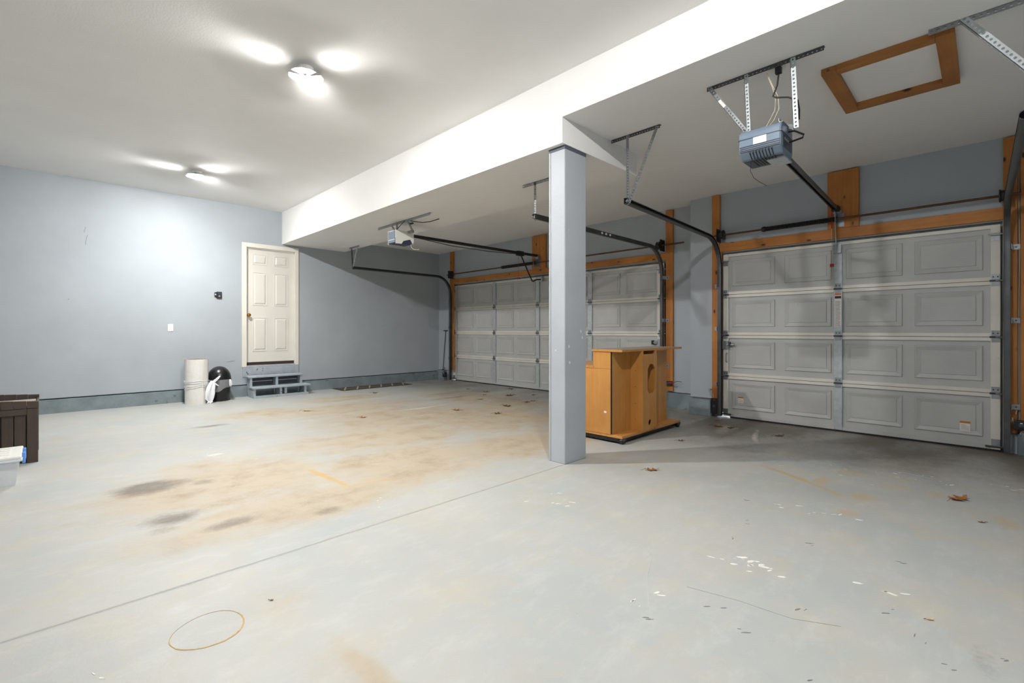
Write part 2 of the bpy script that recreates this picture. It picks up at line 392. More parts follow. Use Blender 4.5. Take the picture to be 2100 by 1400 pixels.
# flakes of bare white where the floor paint has chipped off, and a few scuffs
def poly_patch(mb, cx, cy, r, asp, ang, z=0.0012, n=7):
    a0 = math.radians(ang); v = []
    for i in range(n):
        a = 2 * math.pi * i / n; rr = r * random.uniform(.55, 1.15)
        x, y = rr * math.cos(a), rr * asp * math.sin(a)
        v.append((cx + x * math.cos(a0) - y * math.sin(a0), cy + x * math.sin(a0) + y * math.cos(a0)))
    mb.prism(v, 2, 0.0001, z)
for cx, cy, sp, nn, rr, an in [(-2.0, 2.48, .1, 9, .018, 60), (-.8, 2.46, .085, 16, .022, 35), (-.72, 3.46, .08, 7, .022, 50), (-.96, 3.43, .04, 4, .02, 30),
                               (-.325, 2.63, .05, 4, .022, 20), (-.99, 1.91, .02, 2, .02, 60), (-1.08, 1.77, .025, 3, .015, 60), (.06, 4.99, .16, 9, .022, 40),
                               (-1.0, 4.75, .2, 7, .014, 30), (-.55, 4.75, .15, 6, .012, 30), (-2.1, .1, .03, 4, .012, 40), (-.3, 4.85, .12, 6, .014, 40), (-2.75, 1.55, .12, 7, .012, 60), (-5.0, 1.15, .15, 6, .014, 60)]:
    for i in range(nn):
        m = MB(); poly_patch(m, cx + random.gauss(0, sp), cy + random.gauss(0, sp * .7), rr * random.uniform(.5, 1.35), random.uniform(.18, .5), an + random.uniform(-35, 35))
        m.build('paint_chip', 'chip', floor)
for cx, cy, an in [(-1.03, 3.0, 55), (-1.0, 2.68, 80), (-.81, 2.0, 40), (-.53, 2.23, 65), (-.28, 2.46, 60), (-.2, 2.33, 95), (-.97, 1.72, 60), (-.32, 3.0, 30), (-1.15, 3.37, 55), (-.67, 2.93, 50), (.03, 2.36, 45), (-.4, 1.8, 50), (-.62, 1.9, 48), (-.1, 2.2, 50)]:
    for i in range(2):
        m = MB(); poly_patch(m, cx + random.gauss(0, .02), cy + random.gauss(0, .02), random.uniform(.008, .022), random.uniform(.12, .3), an + random.uniform(-20, 20), z=.0008)
        m.build('scuff_mark', 'scuff', floor)
for pts in [[(-1.32, 2.3), (-1.2, 2.2), (-1.12, 2.0), (-1.0, 1.8), (-.9, 1.66)], [(-.95, 2.05), (-.75, 2.1), (-.55, 2.12), (-.4, 2.2)], [(-.7, 4.75), (-.5, 4.95), (-.3, 4.9)]]:
    MB().sweep([(x, y, .0012) for x, y in pts], [(-.0008, -.0007), (.0008, -.0007), (.0008, .0007), (-.0008, .0007)], (0, 0, 1)).build('scratch', 'scratch', floor)
ring = []
for i in range(49):
    a = 2 * math.pi * i / 48; r = .118 + .003 * math.sin(3 * a); ring.append((-2.115 + r * math.cos(a), .45 + r * math.sin(a), .0006))
m = MB()
for i in range(48):
    wd = .0012 + .007 * (0.5 + 0.5 * math.cos(2 * math.pi * (i - 2) / 48)) * random.uniform(.6, 1.1)
    p, q = Vector(ring[i]), Vector(ring[i + 1]); c = Vector((-2.115, .45, .0006))
    u1, u2 = (p - c).normalized() * wd, (q - c).normalized() * wd
    m.add([p, q, q + u2, p + u1, p + Vector((0, 0, .0005)), q + Vector((0, 0, .0005)), q + u2 + Vector((0, 0, .0005)), p + u1 + Vector((0, 0, .0005))],
          [(0, 1, 2, 3), (7, 6, 5, 4), (0, 4, 5, 1), (1, 5, 6, 2), (2, 6, 7, 3), (3, 7, 4, 0)])
MAT['rustring'] = paint('rust_ring_stain', (192, 158, 104), 0.8, 0.2, 60)
m.build('rust_ring', 'rustring', floor)

# ------------------------------------------------------------------ walls, ceilings, beam
def struct(o): o['kind'] = 'structure'; return o
D1 = (2.49, 3.405, .515, 2.665)   # opening of the house door y0 y1 z0 z1
m = MB(); y0, y1, z0, z1 = D1; zb = .205
for a in ((XL - .14, XL, YF, y0, zb, 3.5), (XL - .14, XL, y1, 6.85, zb, 3.5), (XL - .14, XL, y0, y1, z1, 3.5), (XL - .14, XL, y0, y1, zb, z0)): m.box(*a)
struct(m.build('wall_left', 'wall'))
# low concrete curb under the left wall
m = MB().box(XL - .14, -9.14, YF, 6.85, -.02, .188); m.box(XL - .14, XL - .05, YF, 6.85, .18, .215)
struct(m.build('baseboard_left', 'concrete_blue'))
m = MB()
LO0, LO1, LOZ = -8.80, -3.42, 2.215
for a in ((XL - .14, LO0, YL, YL + .17, .235, 3.1), (LO1, XSTEP + .02, YL, YL + .17, .235, 3.1), (LO0, LO1, YL, YL + .17, LOZ, 3.1)): m.box(*a)
m.box(XL - .14, XL + .42, YL + .03, YL + .17, 0.0, .3)
m.box(-3.4, XSTEP, YL + .03, YL + .17, 0.0, .3)
RO0, RO1, ROZ = -2.49, .105, 2.185
for a in ((XSTEP, RO0, YR, YR + .42, .235, 3.1), (RO1, XR + .12, YR, YR + .2, .215, 3.1), (RO0, RO1, YR, YR + .2, ROZ, 3.1), (XSTEP, -2.56, YR + .03, YR + .42, 0, .3), (.14, XR + .12, YR + .03, YR + .2, 0, .3)): m.box(*a)
struct(m.build('wall_back', 'wall'))
m = MB()
m.box(XL, -8.93, YL - .06, YL + .08, 0, .228); m.box(-3.42, XSTEP, YL - .05, YL + .08, 0, .225)
m.box(XSTEP, -2.62, YR - .06, YR + .1, 0, .215); m.box(.2, XR, YR - .05, YR + .1, 0, .2)
struct(m.build('baseboard_back', 'concrete_blue', bevel=.004))
struct(B(XR, XR + .12, YF, YR + .2, 0, 3.5).build('wall_right', 'wall'))
struct(B(XL - .14, XR + .12, YF - .12, YF, 0, 3.5).build('wall_front', 'wall'))
struct(B(XL - .14, XR + .12, YF - .12, 3.13, ZC, ZC + .15).build('ceiling', 'ceil'))
c2 = struct(B(XL - .14, XR + .12, 3.13, YL + .17, ZLOW, 3.49).build('ceiling', 'ceil'))
bm_o = struct(B(XL, -2.545, 3.13, 4.34, ZBEAM, ZLOW).build('ceiling_beam', 'ceil'))
# driveway outside, seen only as a bright sliver under the door corners
struct(B(-14, 6, YL + .18, 16, -.2, -.015).build('driveway', 'concrete'))

# ------------------------------------------------------------------ support column
cx0, cx1, cy0, cy1 = -2.735, -2.556, 3.18, 3.478
t = thing('support_column', 'square post boxed in grey-blue painted boards under the beam end', 'column', ((cx0 + cx1) / 2, (cy0 + cy1) / 2, 0))
bd = .018
B(cx0 + .02, cx1 - .004, cy0, cy0 + bd, .002, ZBEAM - .03).build('facing_board', 'column', t, bevel=.002)
B(cx1 - bd, cx1, cy0 + .003, cy1, .002, ZBEAM - .03).build('facing_board', 'column', t, bevel=.002)
B(cx0, cx0 + bd, cy0 - .003, cy1, .002, ZBEAM - .03).build('facing_board', 'column', t, bevel=.002)
B(cx0 + bd, cx1 - bd, cy1 - bd, cy1, .002, ZBEAM - .03).build('facing_board', 'column', t, bevel=.002)
B(cx0 + .004, cx1 - .004, cy0 + .004, cy1 - .004, 0, ZBEAM).build('core', 'column_band', t)
B(cx0 - .002, cx1 + .002, cy0 - .004, cy1 + .002, ZBEAM - .032, ZBEAM - .001).build('top_band', 'column_band', t)
m = MB()
for i in range(3): m.bar((cx1 - .03 - i * .008, cy0 - .0005, 1.0), (cx1 - .01, cy0 - .0005, 1.0), .002, .001)
for pz, px in ((1.13, .22), (1.075, .24), (1.0, .05), (.86, .06)):
    mm = MB(); mm.prism([(cy0 + px, pz), (cy0 + px + .015, pz + .008), (cy0 + px + .006, pz + .03), (cy0 + px - .006, pz + .02)], 0, cx1, cx1 + .001)
    mm.build('paint_chip', 'chip', t)

# ------------------------------------------------------------------ ceiling lamps: three tilting LED panels each
for i, (lx, ly, lz) in enumerate(LAMPS):
    t = thing('ceiling_lamp', ['bare white LED garage lamp on ceiling near the house door', 'bare white LED garage lamp on ceiling in mid room, brightest glare',
                               'bare white LED garage lamp on ceiling above the camera'][i], 'lamp', (lx, ly, lz - .15), 'tilting-panel ceiling lamps')
    MB().lathe([(.055, -.022), (.06, 0)], (lx, ly, lz)).build('lamp_holder', 'white', t, smooth=True)
    zt = lz - .072                                   # level of the top fins
    MB().lathe([(.018, -.085), (.024, -.08), (.03, -.05), (.03, -.02)], (lx, ly, lz), 20).build('hub', 'led_body', t, smooth=True)
    for j in range(3):
        a = math.radians(([88, 208, 328] if i < 2 else [130, 250, 10])[j]); d = Vector((math.cos(a), math.sin(a), 0)); s_ = Vector((-math.sin(a), math.cos(a), 0)); up = Vector((0, 0, 1)); c = Vector((lx, ly, zt))
        # LED plate facing outwards and a little down, under a flat fin added to keep light off the ceiling
        v = []
        for zz in (.004, 0):
            for r, h in ((.012, -46), (.13, -47), (.138, -24), (.14, 0), (.138, 24), (.13, 47), (.012, 46)):
                q = math.radians(h); v.append(c + d * (r * math.cos(q)) + s_ * (r * math.sin(q)) + up * zz)
        n7 = 7
        fin = MB().add(v, [tuple(range(7)), tuple(range(7, 14))[::-1]] + [(i, (i + 1) % 7, 7 + (i + 1) % 7, 7 + i) for i in range(7)]).build('shade_fin', 'led_body', t)
        a = a + math.radians(60); d = Vector((math.cos(a), math.sin(a), 0)); s_ = Vector((-math.sin(a), math.cos(a), 0))
        tilt = math.radians(LAMP_TILT + (0 if i < 2 else 13)); nrm = d * math.sin(tilt) - up * math.cos(tilt); dn = d * (-math.cos(tilt)) - up * math.sin(tilt)
        p0 = c + d * .042 - up * .001; H, W, T = .034, .058, .006
        v = [p0 + dn * u + s_ * (q * W / 2) + nrm * (tt * T - T) for tt in (0, 1) for u, q in ((0, -1), (H, -.8), (H, .8), (0, 1))]
        pan = MB().add(v, [(3, 2, 1, 0), (0, 1, 5, 4), (1, 2, 6, 5), (2, 3, 7, 6), (3, 0, 4, 7), (4, 5, 6, 7)]).build('panel', 'led_body', t)
        v = [p0 + dn * u + s_ * (q * W / 2) + nrm * (.0006 * tt) for tt in (0, 1) for u, q in ((.002, -.96), (H - .002, -.76), (H - .002, .76), (.002, .96))]
        MB().add(v, [(3, 2, 1, 0), (0, 1, 5, 4), (1, 2, 6, 5), (2, 3, 7, 6), (3, 0, 4, 7), (4, 5, 6, 7)]).build('led_face', 'led' if i < 2 else 'led_soft', pan)

# ------------------------------------------------------------------ house door
y0, y1, z0, z1 = D1
t = struct(thing('door_1', 'cream six-panel house door above the small blue steps', 'door', (XL, (y0 + y1) / 2, z0)))
for a in ((XL - .001, XL + .018, y0 - .03, y0 + .045, z0 - .005, z1 + .04), (XL - .001, XL + .018, y1 - .045, y1 + .02, z0 - .005, z1 + .04), (XL - .001, XL + .0182, y0 + .045, y1 - .045, z1 - .035, z1 + .04)):
    B(*a).build('casing', 'cream_trim', t, bevel=.003)
for a in ((XL - .12, XL, y0 + .005, y0 + .04, z0, z1), (XL - .12, XL, y1 - .04, y1 - .005, z0, z1), (XL - .12, XL, y0 + .04, y1 - .04, z1 - .04, z1)):
    B(*a).build('jamb', 'cream_trim', t)
B(XL - .12, XL + .012, y0 + .04, y1 - .04, z0 - .004, z0 + .02).build('threshold', 'galv_white', t)
lf = XL - .05
ly0, ly1, lz0, lz1 = y0 + .042, y1 - .042, z0 + .075, z1 - .045
leaf = B(lf - .04, lf, ly0, ly1, lz0, lz1).build('door_leaf', 'cream', t)
B(lf - .038, lf - .004, ly0, ly1, z0 + .02, lz0).build('door_sweep', 'brown_dark', t)
W_ = ly1 - ly0; pw = W_ * .295; c1_ = ly0 + W_ * .135; c2_ = ly0 + W_ * .57; H_ = lz1 - lz0
for cy in (c1_, c2_):
    for a, b in ((.095, .395), (.5, .795), (.86, .955)):
        pz0, pz1 = lz0 + H_ * a, lz0 + H_ * b
        m = MB()   # moulding frame around a raised field
        for q in ((cy, cy + pw, pz0, pz0 + .016), (cy, cy + pw, pz1 - .016, pz1), (cy, cy + .016, pz0 + .016, pz1 - .016), (cy + pw - .016, cy + pw, pz0 + .016, pz1 - .016)):
            m.box(lf - .002, lf + .006, *q)
        v = [(lf - .001, cy + .022, pz0 + .022), (lf - .001, cy + pw - .022, pz0 + .022), (lf - .001, cy + pw - .022, pz1 - .022), (lf - .001, cy + .022, pz1 - .022)]
        i_ = .045; v += [(lf + .011, cy + i_, pz0 + i_), (lf + .011, cy + pw - i_, pz0 + i_), (lf + .011, cy + pw - i_, pz1 - i_), (lf + .011, cy + i_, pz1 - i_)]
        m.add(v, [(0, 1, 5, 4), (1, 2, 6, 5), (2, 3, 7, 6), (3, 0, 4, 7), (4, 5, 6, 7), (3, 2, 1, 0)])
        m.build('raised_panel', 'cream', leaf)
ky, kz = ly0 + .045, 1.43
kn = MB().lathe([(.03, 0), (.028, .006), (.012, .012), (.011, .03), (.024, .042), (.031, .055), (.027, .068), (.012, .075)], (lf, ky, kz), 24, 0).build('knob', 'brass', leaf, smooth=True)
kn['label'] = 'round brass door knob'
# painted box below the threshold
struct(B(XL, XL + .012, y0 - .02, y1 + .02, .34, z0 - .006).build('trim_1', 'steps'))

wl = bpy.data.objects['wall_left']
for py_, pz_, ln, an in ((.42, 2.62, .05, 80), (.44, 2.5, .06, 78), (.43, 2.42, .03, 84), (2.28, .62, .05, 8), (2.33, .625, .04, 4), (.25, 1.6, .012, 40), (5.2, 1.25, .02, 30)):
    m = MB(); n = 7
    pts = [(py_ + ln * math.cos(math.radians(an)) * (i / n - .5) * 2 + random.uniform(-.004, .004), pz_ + ln * math.sin(math.radians(an)) * (i / n - .5) * 2) for i in range(n)]
    m.sweep([(XL + .0004, a, b) for a, b in pts], [(-.0004, -.0025), (.0004, -.0025), (.0004, .0025), (-.0004, .0025)], (1, 0, 0)); m.build('scuff_mark', 'scuff', wl)
# small wooden steps
sx0, sx1, sy0, sy1 = -9.13, -8.72, 2.50, 3.425
t = thing('wooden_steps', 'two-tread wooden steps painted worn blue-grey below the house door', 'steps', ((sx0 + sx1) / 2, (sy0 + sy1) / 2, 0))
prof = [(sx0, .332), (sx0, .24), (-9.03, 0), (-8.75, 0), (-8.75, .155), (-8.95, .155), (-8.95, .332)]
for yy in (sy0 + .02, (sy0 + sy1) / 2 - .02, sy1 - .06): MB().prism(prof, 1, yy, yy + .038).build('stringer', 'steps', t)
for yy in ((sy0 + sy1) / 2 + .06,): MB().prism([(-8.93, .05), (-8.75, .05), (-8.75, .155), (-8.93, .155)], 1, yy, yy + .038).build('stringer', 'steps', t)
B(sx0, -8.93, sy0 - .012, sy1 - .01, .333, .362).build('tread', 'steps', t, bevel=.003)
B(-8.97, sx1, sy0 + .01, sy1 + .045, .156, .184).build('tread', 'steps', t, bevel=.003)
B(-8.75, -8.72, sy0 + .02, sy1, 0, .04).build('front_rail', 'steps', t)
for zz in (.2, .265): B(-9.128, -9.1, sy0 + .06, sy1 - .06, zz, zz + .05).build('back_slat', 'opener_dark', t)

# switch and outlet on the left wall
t = thing('wall_switch', 'small black opener control box on the left wall beside the door', 'switch', (XL, 2.1, 1.7))
B(XL, XL + .025, 2.075, 2.152, 1.70, 1.812).build('body', 'black', t, bevel=.004)
B(XL + .024, XL + .03, 2.09, 2.138, 1.765, 1.8).build('button', 'opener_navy', t)
B(XL + .024, XL + .028, 2.1, 2.128, 1.725, 1.75).build('label_plate', 'sticker_text', t)
B(XL, XL + .02, 2.045, 2.075, 1.725, 1.80).build('side_clip', 'black', t); B(XL + .02, XL + .023, 2.05, 2.068, 1.755, 1.775).build('clip_light', 'sticker', t)
t = thing('wall_outlet', 'white electrical outlet plate low on the left wall', 'outlet', (XL, 1.437, 1.14))
pl = B(XL, XL + .007, 1.401, 1.473, 1.142, 1.258).build('plate', 'white', t, bevel=.002)
for zz in (1.172, 1.218):
    B(XL + .006, XL + .009, 1.422, 1.452, zz - .015, zz + .015).build('socket', 'white', t)
    for yy in (1.43, 1.443): B(XL + .0088, XL + .0096, yy, yy + .003, zz - .005, zz + .006).build('slot', 'print_black', t)

# ------------------------------------------------------------------ garage doors
def garage_door(name, label, X0, X1, yf, z0, z1, stiles, panels, n_sec, end_w=.065, mid_w=.08):
    """yf = inner face plane of the skin; the room is towards -y"""
    t = struct(thing(name, label, 'garage door', ((X0 + X1) / 2, yf, 0)))
    hs = (z1 - z0) / n_sec
    pm = {}
    for s in range(n_sec):
        a, b = z0 + s * hs, z0 + (s + 1) * hs - .004
        sec = B(X0, X1, yf, yf + .045, a, b).build('section', 'door_skin', t)
        for (p, q) in panels:
            zz0, zz1 = a + .105, b - .085
            m = MB(); rings = [(0, .001), (.006, -.013), (.014, -.013), (.05, -.002), (.053, -.009), (.058, -.009)]
            V = []
            for ins, dy in rings: V += [(p + ins, yf + dy, zz0 + ins), (q - ins, yf + dy, zz0 + ins), (q - ins, yf + dy, zz1 - ins), (p + ins, yf + dy, zz1 - ins)]
            F = [(4 * i + j, 4 * i + (j + 1) % 4, 4 * i + 4 + (j + 1) % 4, 4 * i + 4 + j) for i in range(5) for j in range(4)] + [(20, 21, 22, 23), (3, 2, 1, 0)]
            m.add(V, F)
            m.build('raised_panel', 'door_skin', sec)
        B(X0 + end_w, X1 - end_w, yf - .02, yf, a, a + .036).build('bottom_rail', 'door_white' if s else 'door_skin', sec, bevel=.002)
        B(X0 + end_w, X1 - end_w, yf - .02, yf, b - .036, b).build('top_rail', 'door_white', sec, bevel=.002)
        for (p, q) in ((X0, X0 + end_w), (X1 - end_w, X1)):
            B(p, q, yf - .028, yf + .046, a + .002, b - .001).build('end_stile', 'door_white', sec, bevel=.002)
        for i, sx in enumerate(stiles):
            B(sx - mid_w / 2, sx + mid_w / 2, yf - .028, yf, a + .003, b - .002).build('centre_stile', 'galv_white', sec, bevel=.003)
        if s < n_sec - 1:   # hinges across the joint
            zj = z0 + (s + 1) * hs - .002
            for sx in [X0 + end_w / 2] + list(stiles) + [X1 - end_w / 2]:
                hw = .028
                h = B(sx - hw, sx + hw, yf - .033, yf - .027, zj + .008, zj + .062).build('hinge', 'galv', sec)
                B(sx - hw, sx + hw, yf - .033, yf - .027, zj - .05, zj - .008).build('hinge_leaf', 'galv', h)
                MB().tube([(sx - hw - .012, yf - .036, zj), (sx + hw + .012, yf - .036, zj)], .009, 8).build('hinge_pin', 'darksteel', h)
                m = MB()
                for bx in (-.015, .015): m.box(sx + bx - .005, sx + bx + .005, yf - .038, yf - .032, zj + .03, zj + .04)
                m.build('bolt', 'black', h)
            for sx, sg in ((X0 + end_w / 2, -1), (X1 - end_w / 2, 1)):
                MB().tube([(sx, yf - .05, zj), (sx + sg * .09, yf - .05, zj)], .0065, 8).build('roller_stem', 'galv', sec)
    for sx, sg in ((X0 + end_w / 2, -1), (X1 - end_w / 2, 1)):   # top roller brackets, bottom corner brackets
        m = B(sx - .03, sx + .03, yf - .034, yf - .027, z1 - .16, z1 - .105); m.box(sx - .035, sx + .035, yf - .06, yf - .027, z1 - .108, z1 - .1)
        m.build('top_bracket', 'galv', t); MB().tube([(sx - sg * .05, yf - .055, z1 - .1), (sx + sg * .1, yf - .055, z1 - .1)], .0065, 8).build('roller_stem', 'galv', t)
        B(sx - .03, sx + .03, yf - .036, yf - .027, z0 + .02, z0 + .1).build('bottom_bracket', 'galv', t)
        MB().tube([(sx - sg * .07, yf - .04, z0 + .03), (sx + sg * .09, yf - .04, z0 + .03)], .009, 8).build('cable_pin', 'darksteel', t)
        MB().tube([(sx + sg * .04, yf - .045, z0 + .04), (sx + sg * .055, yf - .1, 2.33)], .002, 6).build('lift_cable', 'darksteel', t)
    MB().box(X0 + .08, X1 + .02, yf - .012, yf + .04, .003, z0 + .004).build('bottom_seal', 'rubber', t)
    m = MB().box(X0 - .12, X1 + .12, yf + .048, yf + .062, .05, z1 + .1); m.box(X0 + .1, X1 + .12, yf + .048, yf + .062, -.01, .05); m.build('light_leak_backing', 'door_skin', t)  # unseen backing sheet added to stop light leaking past the door
    return t, hs
def warn_sticker(par, x0, z0, y, wd=.07, hh=.09):
    st = B(x0, x0 + wd, y - .0012, y, z0, z0 + hh).build('warning_sticker', 'sticker', par)
    B(x0, x0 + wd, y - .002, y - .0012, z0 + hh * .8, z0 + hh).build('orange_band', 'sticker_orange', st)
    m = MB()
    for i in range(5): m.box(x0 + wd * .1, x0 + wd * (.9 if i < 4 else .6), y - .0018, y - .0012, z0 + hh * (.12 + .12 * i), z0 + hh * (.15 + .12 * i))
    m.build('print', 'sticker_text', st)

yRd = YR + .03
PR = [(-2.372, -1.855), (-1.75, -1.262), (-1.126, -.628), (-.534, -.025)]
gdR, hsR = garage_door('door_3', 'closed single garage door with four panel columns, on the right', -2.475, .09, yRd, .02, 2.165, [-1.196], PR, 4)
zr = lambda s, d: .02 + s * hsR + d
warn_sticker(gdR, -2.29, zr(0, .185), yRd - .012, .065, .085)
warn_sticker(gdR, -.19, zr(0, .14), yRd - .012, .075, .1)
# long instruction label down the centre stile
st = B(-1.228, -1.164, yRd - .0295, yRd - .028, zr(2, .1), zr(2, .5)).build('instruction_label', 'sticker', gdR)
B(-1.226, -1.166, yRd - .0302, yRd - .0295, zr(2, .46), zr(2, .49)).build('orange_band', 'sticker_orange', st)
B(-1.226, -1.166, yRd - .0302, yRd - .0295, zr(2, .425), zr(2, .453)).build('black_band', 'print_black', st)
m = MB()
for i in range(19): m.box(-1.222, -1.17 - random.uniform(0, .012), yRd - .0302, yRd - .0295, zr(2, .11 + i * .0155), zr(2, .1165 + i * .0155))
m.build('print', 'sticker_text', st)
# slide lock and pull handle on the left end stile
lz = zr(1, .35)
lk = B(-2.478, -2.405, yRd - .045, yRd - .028, lz, lz + .11).build('slide_lock', 'galv', gdR)
MB().tube([(-2.42, yRd - .05, lz + .06), (-2.33, yRd - .05, lz + .06)], .012, 10).build('lock_bolt', 'galv', lk)
B(-2.39, -2.375, yRd - .09, yRd - .03, lz + .045, lz + .1).build('lock_lever', 'darksteel', lk)
MB().tube([(-2.425, yRd - .03, lz - .05), (-2.425, yRd - .065, lz - .06), (-2.425, yRd - .065, lz - .16), (-2.425, yRd - .03, lz - .17)], .007, 8).build('pull_handle', 'galv', gdR)

yLd = YL + .12
LX0, LX1 = -8.78, -3.505
stL = [-7.36, -6.125, -4.89]
PL = []
edges = [LX0 + .11] + stL + [LX1 - .09]
for a, b in zip(edges[:-1], edges[1:]):
    a2, b2 = a + .075, b - .075; mid = (a2 + b2) / 2
    if a == edges[0]: a2 = a + .02
    if b == edges[-1]: b2 = b - .01
    PL += [(a2, mid - .05), (mid + .05, b2)]
gdL, hsL = garage_door('door_2', 'closed double garage door with eight panel columns, behind the post', LX0, LX1, yLd, .02, 2.195, stL, PL, 4, end_w=.11, mid_w=.085)
# slide lock on the right end of the wide door
lk = B(-3.6, -3.53, yLd - .05, yLd - .028, .9, 1.02).build('slide_lock', 'galv', gdL)
B(-3.68, -3.6, yLd - .06, yLd - .035, .95, .985).build('lock_bolt', 'galv', lk); B(-3.69, -3.665, yLd - .075, yLd - .03, .935, 1.0).build('lock_lever', 'black', lk)

# ------------------------------------------------------------------ timber around the doors
def timber(parent, name, mat, *a): return B(*a).build(name, mat, parent, bevel=.003)
t = thing('timber_frame', 'orange-stained timber frame around the double garage door', 'door frame', (-6.1, YL, .2))
timber(t, 'left_post', 'wood_z', -8.725, -8.60, YL - .035, YL - .001, .25, 2.955)
timber(t, 'right_post', 'wood_z', -3.41, -3.295, YL - .035, YL - .001, .25, 2.955)
timber(t, 'header', 'wood_x', -8.60, -3.41, YL - .034, YL - .001, 2.222, 2.325)
timber(t, 'centre_board', 'wood_z', -6.15, -5.80, YL - .038, YL - .001, 2.325, 2.95)
t = thing('timber_frame', 'orange-stained timber frame around the single garage door', 'door frame', (-1.2, YR, .2))
timber(t, 'left_post', 'wood_z', -2.61, -2.508, YR - .035, YR - .001, .25, 2.96)
timber(t, 'left_jamb', 'wood_z', -2.507, -2.488, YR - .02, YR + .02, .02, 2.2)
timber(t, 'header', 'wood_x', -2.508, .108, YR - .034, YR - .001, 2.195, 2.31)
timber(t, 'centre_board', 'wood_z', -1.29, -.995, YR - .04, YR - .001, 2.31, 2.955)
timber(t, 'right_post', 'wood_z', .108, .2, YR - .035, YR - .001, .2, 2.955)
timber(t, 'side_stud', 'wood_z', .218, .31, YR - .06, YR - .001, .2, 2.955)
MB().tube([(.209, YR - .012, 2.95), (.209, YR - .012, 2.3), (.214, YR - .02, 1.9), (.206, YR - .012, 1.2), (.205, YR - .012, .5), (.19, YR - .04, .38)], .004, 6).build('low_voltage_wire', 'cable_cream', t)

# ------------------------------------------------------------------ tracks
def track_path(Xa, Xb, ya, yv, zh, r, z_end):
    pts = [(Xa, ya, zh)]
    yc = yv - r
    for f in (.25, .5, .75): pts.append((Xa + (Xb - Xa) * f, ya + (yc - ya) * f, zh))
    for i in range(11):
        a = math.radians(90 * i / 10); pts.append((Xb, yc + r * math.sin(a), zh - r + r * math.cos(a)))
    pts += [(Xb, yv, z_end + (zh - r - z_end) * f) for f in (.66, .33, 0)]
    return pts
def c_prof(sg):
    R, th = .027, .003; o = []
    ang = [-70, -35, 0, 35, 70]
    pts = [(.006, -.027), (-.02, -.027), (-.02, -.01), (-.02, .01), (-.02, .027), (.006, .027), (.022, .02), (.024, .012), (.021, .012), (.017, .019), (.005, .024), (-.017, .024), (-.017, -.024), (.005, -.024), (.017, -.019), (.021, -.012), (.024, -.012), (.022, -.02)]
    return [(x * sg, y) for x, y in pts]
def track(name, label, Xa, Xb, ya, yv, zh, r, sg, brackets, y_wall, z_end=.03):
    t = thing(name, label, 'track', (Xb, yv, z_end), 'garage door tracks')
    MB().sweep(track_path(Xa, Xb, ya, yv, zh, r, z_end), c_prof(sg), (1, 0, 0)).build('rail', 'darksteel', t, smooth=True)
    for zz in brackets:
        m = B(Xb - sg * .028 - .002, Xb - sg * .028 + .002, yv - .03, y_wall, zz, zz + .05)
        x0, x1 = sorted((Xb - sg * .03, Xb - sg * .085)); m.box(x0, x1, y_wall - .004, y_wall, zz, zz + .05)
        m.build('wall_bracket', 'galv', t); x = (x0 + x1) / 2
        MB().lathe([(.008, 0), (.008, .008)], (x, y_wall - .012, zz + .025), 8, 1).build('bolt', 'darksteel', t)
    return t
ywR, ywL = YR - .036, YL - .036
t = track('door_track', 'curved steel track left of the single garage door', -2.36, -2.485, 3.83, 6.33, 2.355, .38, 1, (.42, 1.15, 1.72), ywR)
MB().perf((-2.53, 3.85, ZLOW), (-2.03, 3.85, ZLOW), (0, 0, -1), (0, 1, 0)).build('ceiling_angle', 'darksteel', t)
MB().perf((-2.368, 3.847, ZLOW - .005), (-2.362, 3.847, 2.32), (1, 0, 0), (0, 1, 0), .028).build('hanger', 'galv', t)
MB().perf((-2.065, 3.845, ZLOW - .005), (-2.348, 3.845, 2.34), (1, 0, 0), (0, 1, 0), .028).build('hanger', 'galv', t)
MB().lathe([(.012, -.03), (.012, .01)], (-2.35, 3.86, 2.352), 8, 1).build('bolt', 'galv', t)
t = track('door_track', 'curved steel track right of the single garage door', .15, .132, 3.83, 6.33, 2.34, .38, -1, (.42, 1.22, 1.9), ywR)
MB().perf((-.25, 3.80, ZLOW), (.35, 3.80, ZLOW), (0, 0, -1), (0, 1, 0), .034, pitch=.03, r=.0075).build('ceiling_angle', 'galv', t)
MB().perf((-.115, 3.797, ZLOW - .006), (.15, 3.797, 2.56), (1, 0, 0), (0, 1, 0), .034, pitch=.028, r=.0075).build('hanger', 'galv_white', t)
MB().perf((.155, 3.797, ZLOW - .006), (.155, 3.797, 2.31), (1, 0, 0), (0, 1, 0), .034).build('hanger', 'galv_white', t)
t = track('door_track', 'curved steel track left of the double garage door, along the left wall', -8.6, -8.625, 4.22, 6.58, 2.365, .38, 1, (.5, 1.2, 1.8), ywL)
MB().perf((-8.66, 4.18, ZBEAM - .001), (-8.30, 4.18, ZBEAM - .001), (0, 0, -1), (0, 1, 0)).build('ceiling_angle', 'galv', t)
MB().perf((-8.61, 4.185, ZBEAM - .005), (-8.61, 4.215, 2.33), (1, 0, 0), (0, 1, 0), .028).build('hanger', 'darksteel', t)
MB().perf((-8.36, 4.185, ZBEAM - .005), (-8.6, 4.215, 2.39), (1, 0, 0), (0, 1, 0), .028).build('hanger', 'galv_white', t)
t = track('door_track', 'curved steel track right of the double garage door, passing behind the post', -3.42, -3.435, 3.72, 6.58, 2.375, .38, -1, (.6, 1.28, 1.92), ywL)
MB().perf((-3.6, 3.74, ZBEAM - .001), (-3.2, 3.74, ZBEAM - .001), (0, 0, -1), (0, 1, 0)).build('ceiling_angle', 'galv', t)
MB().perf((-3.43, 3.74, ZBEAM - .005), (-3.43, 3.74, 2.34), (1, 0, 0), (0, 1, 0), .028).build('hanger', 'galv', t)
